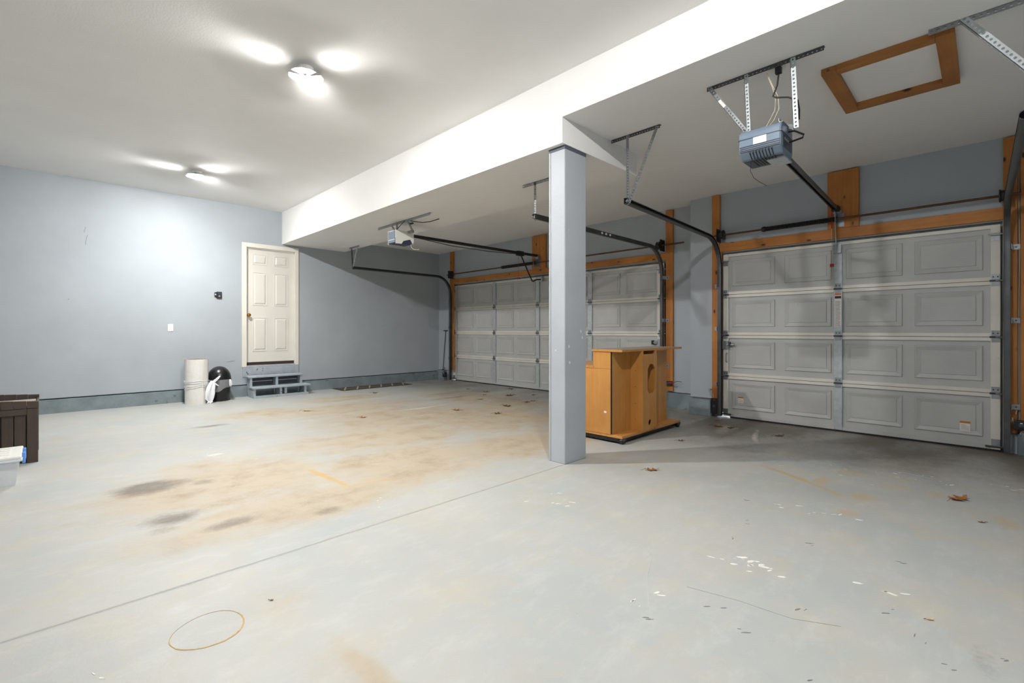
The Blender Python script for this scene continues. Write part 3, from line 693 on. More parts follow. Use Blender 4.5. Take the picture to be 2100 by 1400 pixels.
for i in range(3): B(-3.4, -3.392, 4.95 + i * .09, 4.975 + i * .09, 2.362, 2.385).build('splice_bolt', 'sticker', t)

# ------------------------------------------------------------------ torsion shafts
def shaft(label, X0, X1, y, z, sp0, sp1, cxp, drumL, drumR, y_wall):
    t = thing('torsion_spring_shaft', label, 'spring shaft', ((X0 + X1) / 2, y, z), 'torsion spring shafts')
    MB().tube([(X0, y, z), (X1, y, z)], .0125, 10).build('shaft', 'rust', t, smooth=True)
    pts = []; n = 40; turns = int((sp1 - sp0) / .016)
    prof = []
    for i in range(turns * 2 + 1): prof.append((.030 if i % 2 else .025, i * (sp1 - sp0) / (turns * 2)))
    MB().lathe([(.013, 0)] + prof + [(.013, sp1 - sp0)], (sp0, y, z), 14, 0).build('spring', 'spring', t)
    MB().lathe([(.014, -.045), (.026, -.042), (.034, -.02), (.03, 0), (.014, .002)], (sp0, y, z), 16, 0).build('winding_cone', 'black', t, smooth=True)
    m = B(cxp - .045, cxp - .039, y - .045, y_wall, z - .07, z + .07); m.box(cxp - .045, cxp + .02, y_wall - .006, y_wall, z - .075, z + .075)
    m.build('bearing_plate', 'galv', t)
    MB().lathe([(.014, 0), (.034, .002), (.034, .012), (.014, .014)], (cxp - .039, y, z), 16, 0).build('bearing', 'darksteel', t)
    for dx, sg in ((drumL, 1), (drumR, -1)):
        MB().lathe([(.014, -.028), (.058, -.026), (.06, -.018), (.05, -.012), (.05, .016), (.064, .022), (.064, .03), (.014, .034)], (dx, y, z), 22, 0).build('cable_drum', 'black', t)
        m = B(dx - sg * .045 - .003, dx - sg * .045 + .003, y - .05, y_wall, z - .085, z + .085); m.build('end_plate', 'black', t)
    return t
shaft('single-door torsion shaft with black spring and cable drums', -2.56, .22, 6.30, 2.40, -1.92, -1.20, -1.15, -2.45, .105, ywR)
shaft('double-door torsion shaft with black spring and cable drums', -8.72, -3.08, 6.55, 2.425, -6.85, -6.02, -5.95, -8.56, -3.47, ywL)

# ------------------------------------------------------------------ single-door opener
t = thing('garage_door_opener', 'slate-blue opener unit hanging from slotted irons on the right', 'opener', (-1.075, 3.53, 2.31))
bx0, bx1, by0, by1, bz0, bz1 = -1.206, -.942, 3.40, 3.66, 2.322, 2.515
MB().prism([(by0 + .015, bz1), (by0, bz1 - .02), (by0, bz0 + .045), (by0 + .055, bz0), (by1 - .02, bz0), (by1, bz0 + .03), (by1, bz1)], 0, bx0, bx1).build('housing', 'opener_blue', t, bevel=.012)
B(bx0 + .012, bx1 - .012, by0 + .07, by1 - .03, bz0 - .004, bz0 + .002).build('underside', 'opener_dark', t)
B(bx0 - .003, bx1 + .003, by0 - .003, by1 + .003, bz1 - .062, bz1 - .057).build('seam', 'opener_dark', t)
B(bx1 - .001, bx1 + .002, by0 + .03, by1 - .03, bz0 + .04, bz1 - .07).build('side_inset', 'opener_navy', t)
B(bx1 + .001, bx1 + .003, by0 + .06, by0 + .17, bz0 + .09, bz0 + .105).build('side_print', 'sticker_text', t)
for i in range(3): B(bx0 + .008, bx1 - .008, by0 - .004, by0 + .002, bz0 + .056 + i * .012, bz0 + .060 + i * .012).build('groove', 'opener_dark', t)
B(bx0 + .01, bx1 - .01, by0 - .0025, by0 + .002, bz0 + .046, bz0 + .058).build('dark_band', 'opener_dark', t)
B(-1.112, -1.03, by0 - .003, by0, 2.405, 2.453).build('paper_label', 'sticker', t)
for i in range(8):
    x = -1.136 + i * .0193
    m = MB(); m.bar((x, by0 + .008, bz0 + .036), (x, by0 + .05, bz0 + .001), .008, .004, (1, 0, 0)); m.box(x - .003, x + .003, by0 - .002, by0 + .01, bz0 + .03, bz0 + .044)
    m.box(x - .004, x + .004, by0 + .055, by1 - .06, bz0 - .007, bz0 - .003); m.build('vent_slot', 'black', t)
B(-1.06, -.95, by0 + .1, by1 + .01, bz0 - .012, bz0 - .001).build('mount_plate', 'galv_white', t)
for x in (bx0 + .02, bx1 - .02): MB().perf((x, by0 + .02, bz1 + .002), (x, by1, bz1 + .002), (0, 0, 1), (1, 0, 0), .026).build('top_strap', 'galv', t)
ir = MB().perf((-1.48, 3.53, ZLOW), (-.732, 3.53, ZLOW), (0, 0, -1), (0, 1, 0), .03).build('ceiling_angle', 'darksteel', t)
MB().perf((-1.215, 3.527, ZLOW - .008), (-1.195, 3.527, 2.50), (1, 0, 0), (0, 1, 0), .026).build('hanger', 'galv_white', t)
MB().perf((-.925, 3.527, ZLOW - .008), (-.905, 3.527, 2.49), (1, 0, 0), (0, 1, 0), .032).build('hanger', 'galv_white', t)
MB().bar((-.955, 3.55, 2.53), (-.9, 3.535, 2.5), .03, .003, (0, 1, 0)).build('hanger_tab', 'galv', t)
hg = MB().perf((-1.475, 3.525, ZLOW - .01), (-1.20, 3.525, 2.53), (1, 0, 1), (0, 1, 0), .028).build('brace', 'galv', t)
MB().bar((-1.385, 3.520, 2.84), (-1.345, 3.520, 2.78), .02, .002, (0, 1, 0)).build('sticker', 'sticker', hg)
# rail and carriage
MB().sweep([(-1.085, 3.6, 2.49), (-1.195, 6.33, 2.515)], [(-.022, -.02), (.022, -.02), (.022, .02), (.012, .02), (.012, -.01), (-.012, -.01), (-.012, .02), (-.022, .02)], (1, 0, 0)).build('rail', 'darksteel', t)
MB().tube([(-1.085, 3.6, 2.49), (-1.195, 6.3, 2.515)], .007, 6).build('chain', 'black', t)
m = B(-1.225, -1.165, 6.24, 6.38, 2.49, 2.545); m.build('carriage', 'black', t); B(-1.23, -1.15, 6.34, ywR, 2.47, 2.50).build('header_bracket', 'galv', t)
MB().bar((-1.205, 6.30, 2.5), (-1.205, 6.385, 2.06), .022, .006, (1, 0, 0)).build('door_arm', 'galv_white', t)
B(-1.235, -1.16, 6.38, yRd - .028, 2.03, 2.13).build('door_bracket', 'galv', t)
MB().tube([(-1.225, 6.28, 2.49), (-1.23, 6.29, 2.3)], .006, 6).build('release_cord', 'red', t)
B(-1.25, -1.215, 6.30, 6.325, 1.87, 1.905).build('release_handle', 'red', t); MB().tube([(-1.232, 6.295, 2.3), (-1.232, 6.31, 1.9)], .002, 6).build('release_string', 'cable_cream', t)
# cables
oc = B(-1.06, -.97, 3.545, 3.60, ZLOW - .03, ZLOW).build('ceiling_socket', 'white', t)
MB().tube([(-1.0, 3.55, 2.945), (-1.0, 3.55, 2.89), (-1.005, 3.54, 2.82), (-1.03, 3.535, 2.75), (-1.01, 3.535, 2.735), (-.94, 3.54, 2.715), (-.885, 3.55, 2.68), (-.878, 3.56, 2.62), (-.885, 3.58, 2.56)], .0055, 8).build('power_cord', 'cable_black', t, smooth=True)
B(-1.018, -.982, 3.535, 3.565, 2.90, 2.955).build('plug', 'black', t)
MB().tube([(-.945, 3.56, 2.49), (-.895, 3.52, 2.47), (-.835, 3.49, 2.42), (-.845, 3.5, 2.405), (-.945, 3.57, 2.42)], .006, 8).build('cord_loop', 'cable_black', t, smooth=True)
MB().tube([(-1.075, 3.545, 2.93), (-1.04, 3.54, 2.83), (-1.015, 3.54, 2.74), (-1.02, 3.545, 2.66), (-1.05, 3.52, 2.58), (-1.07, 3.48, 2.512)], .0025, 6).build('signal_wire', 'cable_cream', t)
MB().tube([(-1.07, 3.545, 2.93), (-1.035, 3.54, 2.83), (-1.0, 3.54, 2.74), (-.995, 3.545, 2.66), (-1.02, 3.52, 2.58), (-1.06, 3.48, 2.512)], .0025, 6).build('signal_wire', 'cable_cream', t)
MB().tube([(-1.15, 3.47, 2.325), (-1.16, 3.49, 2.26), (-1.15, 3.53, 2.22), (-1.12, 3.57, 2.19), (-1.09, 3.61, 2.17)], .0018, 6).build('antenna_wire', 'cable_black', t)

# ------------------------------------------------------------------ double-door opener
t = thing('garage_door_opener', 'white and blue opener unit hanging under the beam by the left wall', 'opener', (-6.08, 3.73, 2.41))
bx0, bx1, by0, by1, bz0, bz1 = -6.19, -5.975, 3.58, 3.885, 2.405, 2.605
prof = [(by0, bz0), (by0 + .1, bz0 + .005), (by0 + .13, bz0 + .05), (by1 - .06, bz0 + .085), (by1 - .03, bz0 + .04), (by1 - .015, bz0 + .02), (by1, bz0 + .06), (by1, bz1 - .03), (by1 - .03, bz1), (by0, bz1)]
MB().prism(prof, 0, bx1 - .006, bx1).build('side_cover', 'white', t, bevel=.002)
MB().prism(prof, 0, bx0, bx0 + .006).build('side_cover', 'white', t, bevel=.002)
B(bx0 + .006, bx1 - .006, by0 + .004, by1 - .01, bz0 + .085, bz1 - .002).build('housing', 'white', t, bevel=.006)
B(bx0 + .006, bx1 - .006, by0 + .006, by1 - .03, bz0 + .012, bz0 + .086).build('light_lens', 'opener_navy', t, bevel=.006)
B(bx0 + .02, bx1 - .02, by0 - .003, by0 + .008, bz0 + .02, bz1 - .012).build('rear_panel', 'opener_blue', t)
B(bx0 + .02, bx1 - .02, by0 - .005, by0 + .006, bz0 + .058, bz0 + .066).build('rear_stripe', 'white', t)
B(bx0 + .05, bx1 - .07, by0 - .005, by0 + .006, bz1 - .016, bz1 - .008).build('rear_badge', 'sticker', t)
MB().perf((-6.69, 3.70, ZBEAM - .001), (-5.30, 3.70, ZBEAM - .001), (0, 0, -1), (0, 1, 0), .034).build('ceiling_angle', 'galv', t)
MB().perf((-6.33, 3.697, ZBEAM - .006), (-6.17, 3.69, 2.605), (1, 0, 0), (0, 1, 0), .03).build('hanger', 'galv', t)
MB().perf((-6.16, 3.697, ZBEAM - .006), (-6.15, 3.69, 2.605), (1, 0, 0), (0, 1, 0), .03).build('hanger', 'galv', t)
MB().perf((-5.885, 3.697, ZBEAM - .006), (-5.885, 3.80, 2.58), (1, 0, 0), (0, 1, 0), .03).build('hanger', 'galv', t)
MB().bar((-5.92, 3.70, ZBEAM - .01), (-6.1, 3.64, 2.60), .012, .004).build('brace', 'darksteel', t)
B(-6.0, -5.87, 3.78, 3.82, 2.575, 2.61).build('side_tab', 'galv', t)
MB().bar((-6.075, 3.88, 2.572), (-5.965, 6.62, 2.56), .045, .04).build('rail', 'black', t)
MB().tube([(-6.03, 3.88, 2.55), (-6.0, 4.6, 2.5), (-5.97, 5.4, 2.5), (-5.96, 6.1, 2.535)], .006, 6).build('sagging_belt', 'black', t)
B(-6.01, -5.945, 6.06, 6.22, 2.51, 2.595).build('carriage', 'black', t, bevel=.006)
MB().tube([(-5.975, 6.16, 2.53), (-5.985, 6.36, 2.24), (-5.99, 6.47, 2.09), (-5.99, 6.50, 2.075), (-5.995, 6.6, 2.115), (-6.0, 6.75, 2.13)], .013, 8).build('door_arm', 'black', t)
B(-6.04, -5.96, 6.72, yLd - .028, 2.09, 2.18).build('door_bracket', 'galv_white', t)
B(-6.0, -5.93, 6.58, ywL, 2.5, 2.57).build('header_bracket', 'galv', t)
MB().tube([(-5.985, 6.10, 2.51), (-5.985, 6.11, 2.11)], .0025, 6).build('release_string', 'red', t); B(-6.02, -5.955, 6.1, 6.125, 2.085, 2.11).build('release_handle', 'red', t)
MB().tube([(-5.86, 3.72, 2.735), (-5.8, 3.76, 2.72), (-5.7, 3.85, 2.70), (-5.6, 3.92, 2.71), (-5.5, 4.0, 2.745)], .006, 8).build('power_cord', 'cable_black', t, smooth=True)
B(-5.86, -5.79, 3.735, 3.76, 2.68, 2.70).build('plug', 'opener_navy', t)
MB().tube([(-5.985, 3.84, 2.42), (-5.985, 3.85, 2.38), (-5.97, 3.87, 2.355), (-5.93, 3.9, 2.345), (-5.9, 3.93, 2.35)], .005, 6).build('loose_wire', 'cable_cream', t)

# ------------------------------------------------------------------ ceiling hatch
t = thing('ceiling_hatch', 'attic hatch with brown stained wood frame in the low ceiling', 'hatch', (-.47, 4.25, ZLOW - .045))
hx0, hx1, hy0, hy1, hz = -.815, -.135, 3.845, 4.67, ZLOW - .045
B(hx0, hx0 + .088, hy0, hy1, hz, ZLOW - .001).build('frame_board', 'wood_y', t, bevel=.003)
B(hx1 - .088, hx1, hy0, hy1, hz, ZLOW - .001).build('frame_board', 'wood_y', t, bevel=.003)
B(hx0 + .088, hx1 - .088, hy0, hy0 + .07, hz + .001, ZLOW - .001).build('frame_board', 'wood_hx', t, bevel=.003)
B(hx0 + .088, hx1 - .088, hy1 - .088, hy1, hz + .001, ZLOW - .001).build('frame_board', 'wood_hx', t, bevel=.003)
B(hx0 + .08, hx1 - .08, hy0 + .06, hy1 - .08, ZLOW - .008, ZLOW - .002).build('hatch_panel', 'ceil', t)

# ------------------------------------------------------------------ rolling media cabinet
t = thing('rolling_cabinet', 'beech-laminate rolling media cabinet missing its doors, behind the post', 'cabinet', (-2.95, 4.76, 0))
kx0, kx1, ky0, ky1 = -3.42, -2.585, 4.13, 5.405
B(kx0, kx1, ky0, ky1, .058, .084).build('base_board', 'lam_y', t, bevel=.002)
B(kx0 + .03, kx1 - .035, ky0 + .01, ky1 - .03, .018, .058).build('plinth', 'black', t)
for x in (kx0 + .05, kx1 - .022):
    for y in (ky0 + .03, ky1 - .04):
        cst = MB().lathe([(.006, -.02), (.028, -.018), (.03, -.006), (.03, .006), (.028, .018), (.006, .02)], (x, y - .0, .03), 18, 0).build('caster', 'black', t, smooth=True)
        B(x - .028, x + .028, y - .02, y + .03, .035, .06).build('caster_hood', 'opener_dark', cst)
xb = -2.715
def panel(name, *a, mat='lam_z', parent=None): return B(*a).build(name, mat, parent or t, bevel=.0015)
panel('end_panel', kx0, xb - .006, ky0 - .005, ky0 + .018, .084, .755)
panel('riser_end_panel', -2.935, xb - .006, ky0 - .005, ky0 + .018, .757, .935)
panel('back_panel', xb - .016, xb, ky0 + .02, ky1 - .09, .084, .935)
panel('end_panel', kx0, xb - .016, ky1 - .11, ky1 - .09, .084, .755)
panel('lower_top', kx0 - .01, -2.93, ky0 - .01, ky1 - .08, .757, .782, mat='lam_y')
panel('riser_back', -2.935, -2.917, ky0 + .018, ky1 - .09, .757, .935)
B(kx0, kx0 + .018, ky0 + .018, ky1 - .11, .084, .755).build('far_panel', 'lam_z', t)
tp = B(-2.945, kx1 + .005, ky0 - .012, ky1 + .02, .936, .958).build('top_board', 'lam_top', t)
for a in ((-2.945, kx1 + .008, ky0 - .015, ky0 - .011, .935, .9575), (kx1 + .004, kx1 + .008, ky0 - .011, ky1 + .02, .935, .9575)): B(*a).build('edge_band', 'lam_y', tp)
# cable chase standing proud of the back panel: two side cheeks and a face with cut-outs
qy0, qy1, qx = 4.50, 4.795, kx1 + .02
panel('chase_side', xb, qx - .004, qy0, qy0 + .016, .084, .935); panel('chase_side', xb, qx - .004, qy1 - .016, qy1, .084, .935)
def slab_with_holes(x0, x1, outer, cells):
    """plate in the yz plane made of boxes around the holes"""
    m = MB()
    for a in cells: m.box(x0, x1, *a)
    return m
hy0_, hy1_, hz0_, hz1_ = qy0 + .1, qy1 - .035, .475, .79
m = slab_with_holes(qx - .014, qx, None, [(qy0 - .004, hy0_, .084, .90), (hy1_, qy1 + .004, .084, .90), (hy0_, hy1_, hz1_, .90), (hy0_, hy1_, .225, hz0_)])
# octagon corners of the large cut-out
for (yy, zz, sy, sz) in ((hy0_, hz0_, 1, 1), (hy1_, hz0_, -1, 1), (hy0_, hz1_, 1, -1), (hy1_, hz1_, -1, -1)):
    c_ = .03 if zz < .6 else .05
    m.prism([(yy, zz), (yy + sy * c_, zz), (yy, zz + sz * c_)], 0, qx - .014, qx)
# round cable hole near the foot
cy_, cz_, cr_ = (hy0_ + hy1_) / 2 - .03, .16, .033
n = 24
ringo = []
for i in range(n):
    a = 2 * math.pi * i / n; dx, dz = math.cos(a), math.sin(a)
    sy_ = ((hy1_ - cy_) if dx > 0 else (hy0_ - cy_)); sz_ = ((.225 - cz_) if dz > 0 else (.084 - cz_))
    k1 = sy_ / dx if abs(dx) > 1e-6 else 1e9; k2 = sz_ / dz if abs(dz) > 1e-6 else 1e9; kk = min(k1, k2); ringo.append((cy_ + dx * kk, cz_ + dz * kk))
ringi = [(cy_ + cr_ * math.cos(2 * math.pi * i / n), cz_ + cr_ * math.sin(2 * math.pi * i / n)) for i in range(n)]
V = [(x, *p) for x in (qx - .014, qx) for rr in (ringo, ringi) for p in rr]; F = []
for i in range(n):
    j = (i + 1) % n
    F += [(i, j, n + j, n + i), (2 * n + j, 2 * n + i, 3 * n + i, 3 * n + j), (n + i, n + j, 3 * n + j, 3 * n + i)]
m.add(V, F)
for a, b in (((hy0_, .084), (hy0_, .225)), ((hy1_, .084), (hy1_, .225))): pass
m.build('chase_face', 'lam_z', t)
B(xb + .001, xb + .004, hy0_ + .07, hy0_ + .1, .60, .63).build('tag', 'sticker', t)
for z in (.2, .37, .55, .72): MB().lathe([(.004, -.001), (.004, .001)], (-2.655, qy0 - .0005, z), 8, 1).build('shelf_pin_hole', 'print_black', t)
B(-2.80, -2.77, ky0 - .0065, ky0 - .005, .30, .32).build('tag', 'sticker', t)
B(xb - .0055, xb - .001, ky0 - .001, ky0 + .018, .09, .93).build('edge_gap', 'print_black', t)

# ------------------------------------------------------------------ brown deck box, clear tote
t = thing('deck_box', 'dark brown plank-look storage box at the left edge of the picture', 'storage box', (-6.15, -.6, 0))
ex0, ex1, ey0, ey1, ez = -6.5, -5.865, -1.25, -.035, .475
for y in (ey0, ey1 - .07): B(ex1 - .05, ex1, y, y + .07, 0, ez).build('corner_post', 'box_brown', t, bevel=.004); B(ex0, ex0 + .05, y, y + .07, 0, ez).build('corner_post', 'box_brown', t, bevel=.004)
B(ex1 - .045, ex1 + .002, ey0 + .07, ey1 - .07, ez - .055, ez - .001).build('top_rail', 'box_brown', t, bevel=.004)
B(ex1 - .045, ex1, ey0 + .07, ey1 - .07, .03, .07).build('bottom_rail', 'box_brown', t, bevel=.004)
yy = ey0 + .072; n = 14; st_ = (ey1 - .072 - yy) / n
for i in range(n): B(ex1 - .035, ex1 - .014, yy + i * st_ + .0025, yy + (i + 1) * st_ - .0025, .06, ez - .05).build('plank', 'box_brown', t, bevel=.003)
B(ex1 - .042, ex1 - .034, ey0 + .05, ey1 - .05, .03, ez - .02).build('inner_wall', 'black', t)
xx = ex0 + .05; n2 = 7; st2 = (ex1 - .05 - xx) / n2
for i in range(n2): B(xx + i * st2 + .0025, xx + (i + 1) * st2 - .0025, ey1 - .04, ey1 - .016, .04, ez - .03).build('plank', 'box_brown', t, bevel=.003)
B(ex0 + .05, ex1 - .05, ey1 - .055, ey1 - .008, ez - .05, ez - .002).build('top_rail', 'box_brown', t); B(ex0 + .05, ex1 - .05, ey0 + .008, ey0 + .03, .03, ez).build('end_wall', 'box_brown', t); B(ex0 + .01, ex0 + .03, ey0 + .07, ey1 - .07, .03, ez).build('rear_wall', 'box_brown', t)
B(ex0 + .03, ex1 - .04, ey0 + .03, ey1 - .04, .03, .05).build('bottom', 'black', t)
tray = B(ex0 + .02, ex1 - .02, ey0 + .01, ey1 - .012, ez - .004, ez + .02).build('lid_tray', 'box_top', t, bevel=.004)
for (fx0, fx1) in ((ex1 - .03, ex1 + .006), (ex0 - .004, ex0 + .03)):      # plank-look skirts along front and back, higher towards the middle
    n = 16; st_ = (ey1 - ey0 + .01) / n
    for i in range(n):
        ya, yb = ey0 - .005 + i * st_, ey0 - .005 + (i + 1) * st_ - .0015
        h0 = ez + .06 + .03 * math.sin(math.pi * (i + .5) / n)
        h1 = ez + .06 + .03 * math.sin(math.pi * (i + 1.2) / n)
        MB().add([(fx0, ya, ez + .001), (fx1, ya, ez + .001), (fx1, yb, ez + .001), (fx0, yb, ez + .001), (fx0, ya, h0), (fx1, ya, h0), (fx1, yb, h1), (fx0, yb, h1)],
                 [(0, 3, 2, 1), (4, 5, 6, 7), (0, 1, 5, 4), (1, 2, 6, 5), (2, 3, 7, 6), (3, 0, 4, 7)]).build('lid_plank', 'box_brown', tray, bevel=.003)
B(ex0 + .03, ex1 - .03, ey1 - .012, ey1 + .003, ez + .001, ez + .035).build('lid_end', 'box_brown', tray, bevel=.003)

t = thing('storage_tote', 'clear plastic tote with white lid and blue latches by the brown box', 'storage tote', (-5.28, -.45, 0))
tx0, tx1, ty0, ty1, tz = -5.50, -5.075, -.78, -.125, .19
def taper_box(m, x0, x1, y0, y1, z0, z1, d, th):
    o = [(x0 + d, y0 + d), (x1 - d, y0 + d), (x1 - d, y1 - d), (x0 + d, y1 - d)]; p = [(x0, y0), (x1, y0), (x1, y1), (x0, y1)]
    v = [(*q, z0) for q in o] + [(*q, z1) for q in p]
    o2 = [(x0 + d + th, y0 + d + th), (x1 - d - th, y0 + d + th), (x1 - d - th, y1 - d - th), (x0 + d + th, y1 - d - th)]; p2 = [(x0 + th, y0 + th), (x1 - th, y0 + th), (x1 - th, y1 - th), (x0 + th, y1 - th)]
    v += [(*q, z0 + th) for q in o2] + [(*q, z1) for q in p2]
    f = [(0, 3, 2, 1), (8, 9, 10, 11)]
    for i in range(4):
        j = (i + 1) % 4; f += [(i, j, 4 + j, 4 + i), (8 + j, 8 + i, 12 + i, 12 + j), (4 + i, 4 + j, 12 + j, 12 + i)]
    return m.add(v, f)
taper_box(MB(), tx0, tx1, ty0, ty1, 0, tz, .025, .004).build('tub', 'tote', t, bevel=.004)
B(tx0 + .06, tx1 - .08, ty0 + .06, ty1 - .08, .006, .1).build('folded_contents', 'pale_cloth', t, bevel=.02)
m = MB().box(tx0 - .012, tx1 + .012, ty0 - .012, ty1 + .012, tz - .012, tz + .004); m.build('rim', 'glass_clear', t, bevel=.003)
lid = B(tx0 - .008, tx1 + .008, ty0 - .008, ty1 + .008, tz + .003, tz + .03).build('lid', 'white', t, bevel=.008)
for i in range(4): B(tx0 + .06 + i * .085, tx0 + .085 + i * .085, ty0 + .05, ty1 - .06, tz + .03, tz + .035).build('lid_rib', 'white', lid, bevel=.002)
for x in (tx0 + .11, tx1 - .14): B(x, x + .06, ty1 + .008, ty1 + .026, tz - .045, tz + .034).build('latch', 'blue', t, bevel=.005)
B(tx1 + .008, tx1 + .026, -.42, -.25, tz - .05, tz + .03).build('latch', 'blue', t, bevel=.005)

# ------------------------------------------------------------------ roll, bin, bag
rc = (-8.86, 1.73)
t = thing('paper_roll', 'tall white wrapped roll standing on end beside the black bin', 'roll', (*rc, 0))
n = 72; oc_, ic_ = [], []
for i in range(n + 1):
    a = math.radians(20) + 2 * math.pi * i / n; r = .152 + .016 * i / n
    oc_.append((r * math.cos(a), r * math.sin(a))); ic_.append(((r - .03) * math.cos(a), (r - .03) * math.sin(a)))
m = MB(); zs = [0, .02, .1, .2, .27, .32, .36, .45, .55, .64, .70]
rows = []
for z in zs:
    sq = 1 - .018 * math.exp(-((z - .31) / .05) ** 2)
    rows.append([(rc[0] + x * sq, rc[1] + y * sq, z) for x, y in oc_])
V = [p for r in rows for p in r]; N = n + 1
F = [(i * N + j, i * N + j + 1, (i + 1) * N + j + 1, (i + 1) * N + j) for i in range(len(zs) - 1) for j in range(n)]
m.add(V, F); m.build('outer_wrap', 'roll', t, smooth=True)
V = [(rc[0] + x, rc[1] + y, .698) for x, y in oc_] + [(rc[0] + x, rc[1] + y, .698) for x, y in ic_] + [(rc[0] + x, rc[1] + y, .0) for x, y in ic_] + [(rc[0] + x, rc[1] + y, .0) for x, y in oc_]
F = [(j, j + 1, N + j + 1, N + j) for j in range(n)] + [(N + j, N + j + 1, 2 * N + j + 1, 2 * N + j) for j in range(n)] + [(2 * N + j, 2 * N + j + 1, 3 * N + j + 1, 3 * N + j) for j in range(n)] + [(0, N, 2 * N, 3 * N), (n, N + n, 2 * N + n, 3 * N + n)]
MB().add(V, F).build('inner_layers', 'roll_core', t, smooth=True)
for zz, dz in ((.29, .05), (.33, -.02), (.26, .08), (.36, .0)):
    pts = []
    for i in range(25):
        a = math.radians(-110 + i * 7.5); pts.append((rc[0] + .169 * math.cos(a), rc[1] + .169 * math.sin(a), zz + dz * (i / 24 - .5) + .004 * math.sin(i)))
    MB().tube(pts, .004, 6).build('plastic_band', 'bag', t, smooth=True)

bc = (-8.935, 2.055)
t = thing('trash_bin', 'black round bin with domed lid beside the white roll', 'bin', (*bc, 0))
MB().lathe([(.02, 0), (.15, 0), (.156, .008), (.163, .35), (.165, .36), (.02, .362)], (*bc, 0), 40).build('body', 'bin', t, smooth=True)
pr = [(.168, .345), (.172, .352), (.172, .372)]
for i in range(1, 10): a = math.radians(10 * i); pr.append((.168 * math.cos(a), .375 + .19 * math.sin(a)))
MB().lathe(pr, (*bc, 0), 40).build('domed_lid', 'bin', t, smooth=True)
t2 = thing('bin_liner', 'crumpled white plastic bag hanging out of the black bin', 'plastic bag', (bc[0] + .12, bc[1] - .14, 0))
# thin folded-over film skirt around the top of the bin
V, F = [], []; n = 72
for k_, (zz, rr) in enumerate(((.352, .1745), (.32, .176), (.28, .175), (.22, .171))):
    for i in range(n):
        a = 2 * math.pi * i / n
        dz = (.06 * math.sin(a - .6) + .016 * math.sin(5 * a)) * (k_ / 3.0); wv = .004 * math.sin(17 * a + 3 * k_) + .003 * math.sin(29 * a - k_)
        V.append((bc[0] + (rr + wv) * math.cos(a), bc[1] + (rr + wv) * math.sin(a), zz + dz))
for k_ in range(3):
    for i in range(n): F.append((k_ * n + i, k_ * n + (i + 1) % n, (k_ + 1) * n + (i + 1) % n, (k_ + 1) * n + i))
MB().add(V, F).build('film_skirt', 'film', t2, smooth=True)
def crumple(path, radii, seg=16, seed=1, flat=.55):
    r_ = random.Random(seed); V, F = [], []
    ph = [r_.uniform(0, 6.28) for _ in range(4)]
    for i, (p, r) in enumerate(zip(path, radii)):
        for j in range(seg):
            a = 2 * math.pi * j / seg
            q = r * (1 + .22 * math.sin(3 * a + ph[0] + i * .5) + .18 * math.sin(5 * a + ph[1] - i * .3) + .16 * math.sin(9 * a + ph[2] + i * .4) + r_.uniform(-.07, .07))
            V.append((p[0] + q * math.cos(a) * flat, p[1] + q * math.sin(a), p[2] + .25 * r * math.sin(4 * a + ph[3])))
    n_ = len(path)
    for i in range(n_ - 1):
        for j in range(seg): F.append((i * seg + j, i * seg + (j + 1) % seg, (i + 1) * seg + (j + 1) % seg, (i + 1) * seg + j))
    F.append(tuple(range(seg))); F.append(tuple(range((n_ - 1) * seg, n_ * seg))[::-1])
    return MB().add(V, F)
kx, kyy = bc[0] + .195, bc[1] - .135
crumple([(kx, kyy, .345), (kx + .012, kyy - .012, .31), (kx + .02, kyy - .03, .26), (kx + .03, kyy - .045, .2), (kx + .04, kyy - .055, .14), (kx + .045, kyy - .06, .08), (kx + .05, kyy - .045, .035), (kx + .06, kyy - .055, .008)],
        [.024, .036, .05, .054, .056, .05, .026, .03], 36, 3).build('hanging_tail', 'bag', t2, smooth=True)
crumple([(kx, kyy, .32), (kx - .005, kyy + .03, .35), (kx - .01, kyy + .075, .39), (kx - .015, kyy + .105, .42)], [.03, .026, .018, .008], 14, 5).build('knot_tail', 'bag', t2, smooth=True)
crumple([(kx, kyy, .325), (kx + .01, kyy + .04, .29), (kx + .012, kyy + .07, .265)], [.028, .018, .012], 12, 8).build('knot_tail', 'bag', t2, smooth=True)
crumple([(bc[0] + .13, bc[1] + .125, .345), (bc[0] + .14, bc[1] + .13, .30), (bc[0] + .14, bc[1] + .13, .25), (bc[0] + .138, bc[1] + .13, .235)], [.015, .024, .022, .012], 12, 9).build('side_flap', 'bag', t2, smooth=True)

# ------------------------------------------------------------------ doormat
t = thing('doormat', 'dark patterned doormat on the floor against the left curb', 'mat', (-8.9, 4.82, 0))
B(-9.13, -8.655, 4.05, 5.6, .0005, .010).build('pile', 'mat_dark', t, bevel=.004)
for i in range(6):
    y = 4.12 + i * .26
    MB().bar((-9.10, y + .2, .0108), (-8.68, y - .03, .0108), .028, .002).build('stripe', 'mat_line', t)
    MB().bar((-9.10, y + .04, .0106), (-8.68, y + .2, .0106), .006, .0015).build('thin_stripe', 'mat_line', t)

